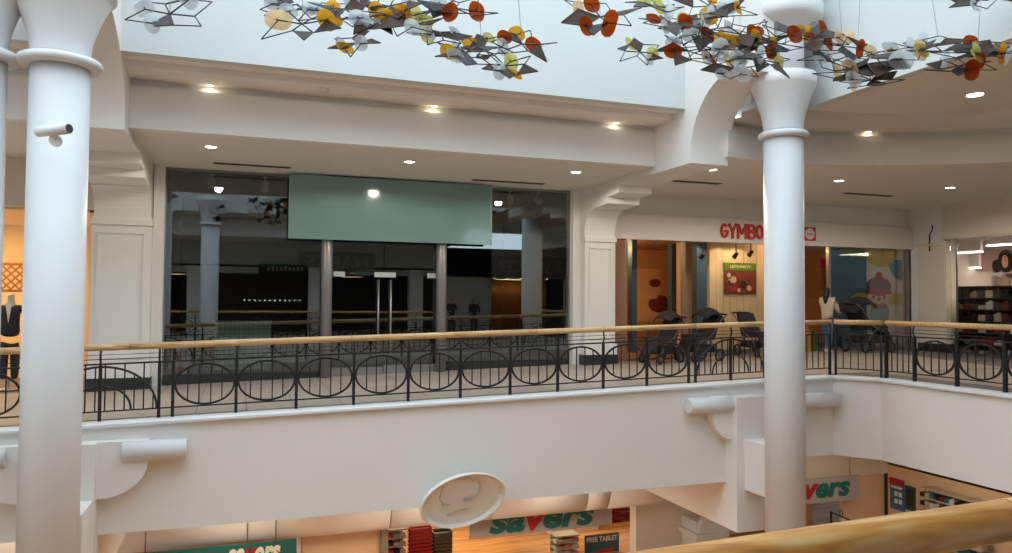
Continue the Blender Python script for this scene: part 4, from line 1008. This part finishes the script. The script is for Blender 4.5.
person('dark clothed person reflected nearer the stone sign in the glass', Vector((10.4, .1, .06)), 1.72, R(90), SKN, mat('dark_coat', (44, 40, 44), .8), DK, mat('dark_hair', (0,0,0)), BLACKP, [(.3, .2, 1.0), (.3, -.2, 1.0)], True, .02)
# mannequin in the left shop
mn = thing('shop_mannequin', 'headless mannequin in a dark suit jacket behind the left column', 'mannequin', (-4.62, 17.9, -.2))
mx, my = at(10, 330, 17.9).x, 17.9
skin('torso', mat('mannequin_grey', (190, 188, 184), .5), mn, [((mx, my, 1.0), (.15, .1)), ((mx, my, 1.35), (.17, .11)), ((mx, my, 1.55), (.08, .07)), ((mx, my, 1.68), (.06, .06)), ((mx, my, 1.74), (.1, .1))], [(0,1),(1,2),(2,3),(3,4)])
SUIT = mat('charcoal_suit', (36, 38, 42), .8)
skin('jacket', SUIT, mn, [((mx, my, .85), (.2, .14)), ((mx, my, 1.2), (.18, .13)), ((mx, my, 1.45), (.2, .13)), ((mx-.24, my, 1.42), .07), ((mx-.3, my, 1.1), .06), ((mx-.29, my-.05, .82), .05), ((mx+.24, my, 1.42), .07), ((mx+.3, my, 1.1), .06), ((mx+.29, my-.05, .82), .05)], [(0,1),(1,2),(2,3),(3,4),(4,5),(2,6),(6,7),(7,8)])
skin('trousers', SUIT, mn, [((mx, my, .85), (.16, .12)), ((mx-.1, my, .6), .1), ((mx-.1, my, .0), .07), ((mx+.1, my, .6), .1), ((mx+.1, my, .0), .07)], [(0,1),(1,2),(0,3),(3,4)])
MB().prism([(mx-.06, 1.56), (mx+.06, 1.56), (mx, 1.15)], my-.145, my-.135, 'Y').build('shirt_front', mat('shirt_white', (225, 222, 216), .7), mn)
MB().lathe([(.2, -.21), (.2, -.18), (.02, -.16), (.02, .05)], (mx, my, 0), 20).build('stand', STEEL, mn)
# ================================================================== PUSHCHAIRS
PBLK = mat('pushchair_black', (26, 26, 30), .7); PGRY = mat('pushchair_grey', (90, 92, 96), .5); TYRE = mat('tyre_black', (22, 22, 22), .6)
def pushchair(label, loc, ang, fabric, s=1.0, hood=True):
    o = thing('pushchair', label, 'pushchair', loc, 'pushchairs on the gallery'); L = Vector(loc)
    f = Vector((math.cos(ang), math.sin(ang), 0)); sd = Vector((-f.y, f.x, 0))
    def P(a, b, c): return L+f*a*s+sd*b*s+Vector((0,0,c*s))
    for sx, r in ((.38, .11), (-.32, .14)):
        for b in (-.26, .26):
            c = P(sx, b, r); w = MB().tube([c+(f*math.cos(t)+Vector((0,0,1))*math.sin(t))*(r*.82*s) for t in [2*math.pi*i/18 for i in range(18)]], .024*s, 6, closed=True).build('wheel', TYRE, o)
            MB().tube([c-sd*.02*s, c+sd*.02*s], .05*s, 10).build('hub', PGRY, w)
            mb = MB()
            for q in range(5):
                t = 2*math.pi*q/5; mb.tube([c, c+(f*math.cos(t)+Vector((0,0,1))*math.sin(t))*(r*.8*s)], .009*s, 5)
            mb.build('spokes', PGRY, w)
    for b in (-.25, .25):
        MB().tube([P(.38, b, .11), P(.22, b, .42), P(-.1, b, .55), P(-.42, b, .92), P(-.55, b, 1.0)], .014*s, 6).build('side_frame', PGRY, o)
        MB().tube([P(-.32, b, .14), P(-.12, b, .40), P(.05, b, .52)], .014*s, 6).build('rear_leg', PGRY, o)
    MB().tube([P(-.55, -.25, 1.0), P(-.57, 0, 1.02), P(-.55, .25, 1.0)], .02*s, 8).build('handlebar', PBLK, o)
    MB().prism([(0,0)]*0 or [(0, 0), (1, 0), (1, 1), (0, 1)], 0, 0, 'X') if False else None
    def hull(nm, prof, w, M):   # side profile (forward, up), width w
        vs = [P(a, -w, c) for a, c in prof]+[P(a, w, c) for a, c in prof]; n = len(prof)
        MB().add(vs, [tuple(range(n)), tuple(range(2*n-1, n-1, -1))]+[((i+1) % n, i, i+n, (i+1) % n+n) for i in range(n)]).build(nm, M, o)
    hull('seat', [(-.22, .46), (.30, .46), (.34, .52), (.30, .58), (-.12, .58), (-.36, 1.0), (-.42, .98)], .22, fabric)
    hull('footrest', [(.28, .50), (.34, .52), (.50, .26), (.44, .24)], .18, fabric)
    hull('basket', [(-.28, .20), (.26, .20), (.30, .36), (-.30, .36)], .2, PBLK)
    if hood:
        n = 8; m = 6; vs = []; fs = []
        for i in range(n+1):
            t = R(165)-R(125)*i/n
            for j in range(m+1):
                u = -1+2*j/m; wv = math.sqrt(max(.0, 1-u*u*.55)); vs.append(P(-.22+.44*math.cos(t)*wv, .25*u, .72+.44*math.sin(t)*wv))
        for i in range(n):
            for j in range(m): fs.append((i*(m+1)+j, (i+1)*(m+1)+j, (i+1)*(m+1)+j+1, i*(m+1)+j+1))
        h = MB().add(vs, fs, True).build('hood', fabric, o); h.modifiers.new('thick', 'SOLIDIFY').thickness = .02
    return o
def onfl(x, y): return Vector((x, y, fz(x, y)+.005))
pushchair('large black pushchair pushed by the woman in jeans', onfl(16.02, 16.2), R(2), PBLK, 1.3)
pushchair('black pushchair with a patterned hood parked at the left shop window', onfl(9.75, 16.3), R(200), mat('patterned_black', (44, 38, 36), .8, var=.6, scale=30), 1.1)
pushchair('black pushchair with a wide grey frame next to the patterned one', onfl(10.75, 16.2), R(190), PBLK, 1.15)
pushchair('upright black pushchair below the party poster', onfl(12.55, 16.4), R(-90), PBLK, 1.1, False)
# red handbag and low goods beside the column
rb = thing('toy_display', 'low colourful toy display beside the woman', 'display', onfl(14.45, 16.7))
for i, (dx, c, hh) in enumerate(((-.2, (170, 30, 30), .75), (0, (196, 150, 40), .6), (.2, (60, 90, 60), .5))):
    mb = MB().box(14.45+dx-.09, 14.45+dx+.09, 16.65, 16.9, .33, .33+hh); mb.box(14.45+dx-.05, 14.45+dx+.05, 16.7, 16.85, .33+hh, .33+hh+.1); mb.build('toy_box', mat('toy_%d' % i, c, .5), rb)
B('plinth', WARMW, rb, 14.15, 14.75, 16.6, 16.95, .3, .36)
MB().tube([(14.35+.12*math.cos(t), 16.64, 1.12+.14*math.sin(t)) for t in [math.pi*i/8 for i in range(9)]], .015, 6).build('bag_handle', REDL, rb)
# ================================================================== HANGING SCULPTURE
ROD = mat('sculpture_rod', (52, 46, 44), .35, .6)
PET = {'amber': mat('petal_amber', (226, 168, 48), .25, trans=.85), 'rust': mat('petal_rust', (168, 66, 14), .25, trans=.78), 'lime': mat('petal_lime', (216, 208, 128), .25, trans=.85),
       'clear': mat('petal_clear', (214, 220, 222), .2, trans=.85), 'peach': mat('petal_peach', (238, 206, 160), .25, trans=.85)}
PAN = {'grey': mat('panel_grey', (62, 56, 52), .6, 0, spec=.1), 'black': mat('panel_black', (12, 8, 7), .5, 0, spec=.15), 'brown': mat('panel_brown', (60, 42, 32), .6, 0, spec=.1)}
def module(root, hx, hy, Y, s, rot, flip, sq, pets, pan1='grey', pan2='black'):
    # star of six rhombic rod cells round a hub; some cells filled with metal, glass petals sit on the nodes
    hub = at(hx, hy, Y); d = (hub-EYE).dot(_fw); m = d/FPX*s; rnd = random.Random(hx*31+hy); sq = sq*.72; m *= 1.1
    fwd = Vector((math.sin(YAW), math.cos(YAW), 0)); ca, sa = math.cos(R(rot)), math.sin(R(rot))
    def node(r, a, up):
        x, y = r*math.cos(a)*flip, r*math.sin(a); z = y*.8+rnd.uniform(-4, 4); y = y*sq-up
        return hub+_rt0*((x*ca-y*sa)*m)-Vector((0,0,1))*((x*sa+y*ca)*m)-fwd*(z*m)
    ph = rnd.uniform(0, 1.05)
    N = [node(21+rnd.uniform(-3, 3), ph+k*math.pi/3, rnd.uniform(-4, 5)) for k in range(6)]
    O = [node(38+rnd.uniform(-4, 5), ph+(k+.5)*math.pi/3, rnd.uniform(-3, 6)) for k in range(6)]
    mb = MB()
    for k in range(6):
        if k != 5 or rnd.random() < .7:
            mb.tube([hub, N[k]], .008, 5); mb.tube([N[k], O[k]], .0065, 5); mb.tube([O[k], N[(k+1) % 6]], .0065, 5)
    mb.build('rod_frame', ROD, root)
    cells = list(range(6)); rnd.shuffle(cells)
    for c, pn in zip(cells, (pan1, pan2, 'brown') if rnd.random() < .45 else (pan1, pan2)):
        a, b, e = N[c], O[c], N[(c+1) % 6]
        pts = [hub*.06+a*.94, a*.04+b*.96, e*.96+b*.04]
        if rnd.random() < .6: pts.append(hub*.94+e*.06)
        plate('metal_panel', PAN[pn], root, pts, .007)
    ends = [N[k] for k in range(6)]; rnd.shuffle(ends)
    for i, pc in enumerate(pets):
        c = ends[i]; r = (10.5-1.2*i)*m
        nrm = Vector((rnd.uniform(-.6,.6), -1, rnd.uniform(-.7,.7))).normalized(); u = nrm.cross(Vector((0,0,1))).normalized(); v = nrm.cross(u)
        n = 16; vs = [c+nrm*(-.28*r)]; tw = rnd.uniform(0, 3)
        for rr, dp in ((.55, -.16), (1, .14)):
            for q in range(n):
                t = 2*math.pi*q/n; w = rr*r*(1+.16*math.cos(2*t+tw)); vs.append(c+u*(w*math.cos(t))+v*(w*math.sin(t))+nrm*(dp*r*(1+.5*math.cos(3*t))))
        fs = [(0, 1+q, 1+(q+1) % n) for q in range(n)]+[(1+q, 1+n+q, 1+n+(q+1) % n, 1+(q+1) % n) for q in range(n)]
        MB().add(vs, fs, True).build('glass_petal', PET[pc], root)
    return hub
def cluster(label, mods, wires):
    h0 = at(mods[0][0], mods[0][1], mods[0][2]); root = thing('hanging_sculpture', label, 'sculpture', (h0.x, h0.y, TOP), 'hanging sculptures in the atrium')
    for q in mods: module(root, *q)
    for (x, y, Yw, dx) in wires:
        p = at(x, y, Yw); MB().tube([p, (p.x+dx, p.y, TOP)], .003, 4).build('wire', mat('wire_grey', (150, 152, 152), .4), root)
cluster('small star of clear glass petals hanging at the upper left', [(170, 14, 8, 1, 0, 1, 1, ['clear', 'clear', 'clear'])], [(170, 14, 8, 0)])
c2 = [(283,6,8.4,.6,0,1,1,['clear','clear'],'brown','black'), (325,12,8.3,.7,0,1,1,['clear','amber','clear'],'black','brown'), (375,20,8.2,.8,6,-1,1,['amber','clear','lime'],'grey','brown'), (302,24,8,1,0,1,1,['peach','amber','clear']), (345,9,8.2,.85,10,-1,1,['clear','clear','amber'],'grey','brown'), (357,43,7.8,.75,-12,1,.95,['amber','clear','clear'],'brown','brown'), (408,25,8,.9,5,-1,.9,['lime','amber','clear'],'brown','black'),
      (390,6,8.3,.8,0,1,1,['amber','amber','clear'],'grey','brown'), (455,8,8.1,.95,8,1,.8,['rust','rust','clear'],'black','black'), (430,12,8.3,.7,-20,-1,.9,['lime','rust'],'black','brown'), (442,36,7.9,.8,0,1,.7,['clear','lime','clear'],'grey','grey'),
      (466,52,7.7,.85,8,1,.9,['clear','amber','clear'],'black','grey'), (482,50,7.9,.8,-8,-1,.9,['amber','clear','lime'],'grey','brown'), (505,66,7.6,.75,10,1,1,['lime','clear','amber'],'brown','brown'), (522,44,7.8,.8,14,1,.9,['amber','rust','rust'],'brown','black')]
cluster('large cloud of amber and clear glass petals above the dark shopfront', c2, [(302,24,8,0),(408,25,8,.2),(482,50,7.9,-.5),(522,44,7.8,-.6)])
cluster('dark star with rust coloured petals right of the large petal cloud', [(600,17,7.5,1,0,1,1,['rust','rust','rust','peach'],'brown','black'), (655,6,7.6,.75,5,1,.7,['lime','clear','lime'],'black','black')], [(600,17,7.5,0),(655,6,7.6,0)])
c4 = [(690,30,8.6,.8,8,1,1,['rust','clear','lime'],'brown','grey'), (755,40,8.3,.8,-8,1,1,['clear','rust','amber'],'black','brown'), (640,52,8.4,.62,0,-1,1.1,['lime','lime','clear'],'brown','grey'), (668,24,8.4,.75,5,1,.8,['rust','rust','clear'],'grey','brown'), (688,51,8.3,.8,0,1,.95,['rust','rust','clear'],'brown','black'), (705,32,8.5,.85,-10,1,1,['clear','clear','clear'],'grey','brown'),
      (710,6,8.5,.85,0,1,.9,['clear','amber','clear'],'brown','grey'), (722,17,8.2,.8,-25,1,.9,['amber','clear','amber'],'grey','brown'), (712,48,8.1,.75,-20,-1,.9,['amber','amber','clear'],'brown','brown'), (740,34,8.2,.8,0,1,.9,['amber','clear','amber'],'brown','brown'),
      (738,50,8.0,.9,-6,-1,.8,['clear','clear','clear'],'grey','grey'), (734,68,7.9,.75,0,1,.95,['clear','peach','clear'],'brown','grey'), (762,60,8.0,.75,10,-1,1,['clear','clear','lime'],'grey','grey'), (772,42,8.1,.75,0,1,1,['lime','rust','rust'],'black','brown'),
      (792,34,8.0,.75,6,1,.8,['rust','amber','rust'],'grey','black'), (815,38,7.9,.8,0,-1,.9,['rust','amber','peach'],'grey','brown'), (842,46,7.8,.8,6,1,.85,['rust','rust','peach'],'grey','black'), (832,62,7.7,.75,0,1,.8,['peach','clear','clear'],'black','grey'),
      (852,72,7.6,.8,-18,1,.8,['clear','clear','peach'],'grey','grey'), (880,62,7.5,.85,-14,1,.7,['lime','clear','peach'],'grey','grey'), (872,80,7.5,.7,-10,1,.6,['peach','peach','clear'],'grey','brown'), (905,52,7.3,.95,-14,1,.55,['clear','clear','lime'],'grey','grey'),
      (935,46,7.2,.95,-12,1,.55,['clear','peach','clear'],'grey','black'), (958,66,7.1,.8,-6,1,.6,['rust','clear','rust'],'brown','grey'), (975,52,7.0,.95,-8,1,.6,['lime','amber','rust'],'grey','brown'), (1002,50,6.9,.95,-8,1,.55,['amber','clear','clear'],'grey','grey')]
cluster('long cloud of rust, amber and grey petals passing before the right column', c4, [(668,24,8.4,0),(740,34,8.2,0),(842,36,7.8,-.5),(858,40,7.7,.4),(938,36,7.2,-1.2),(978,42,7.0,.6)])
cluster('small pale cluster cut by the top edge at far right', [(980,0,7.4,.85,-8,1,.6,['clear','clear','clear'],'grey','grey')], [(980,0,7.4,0)])
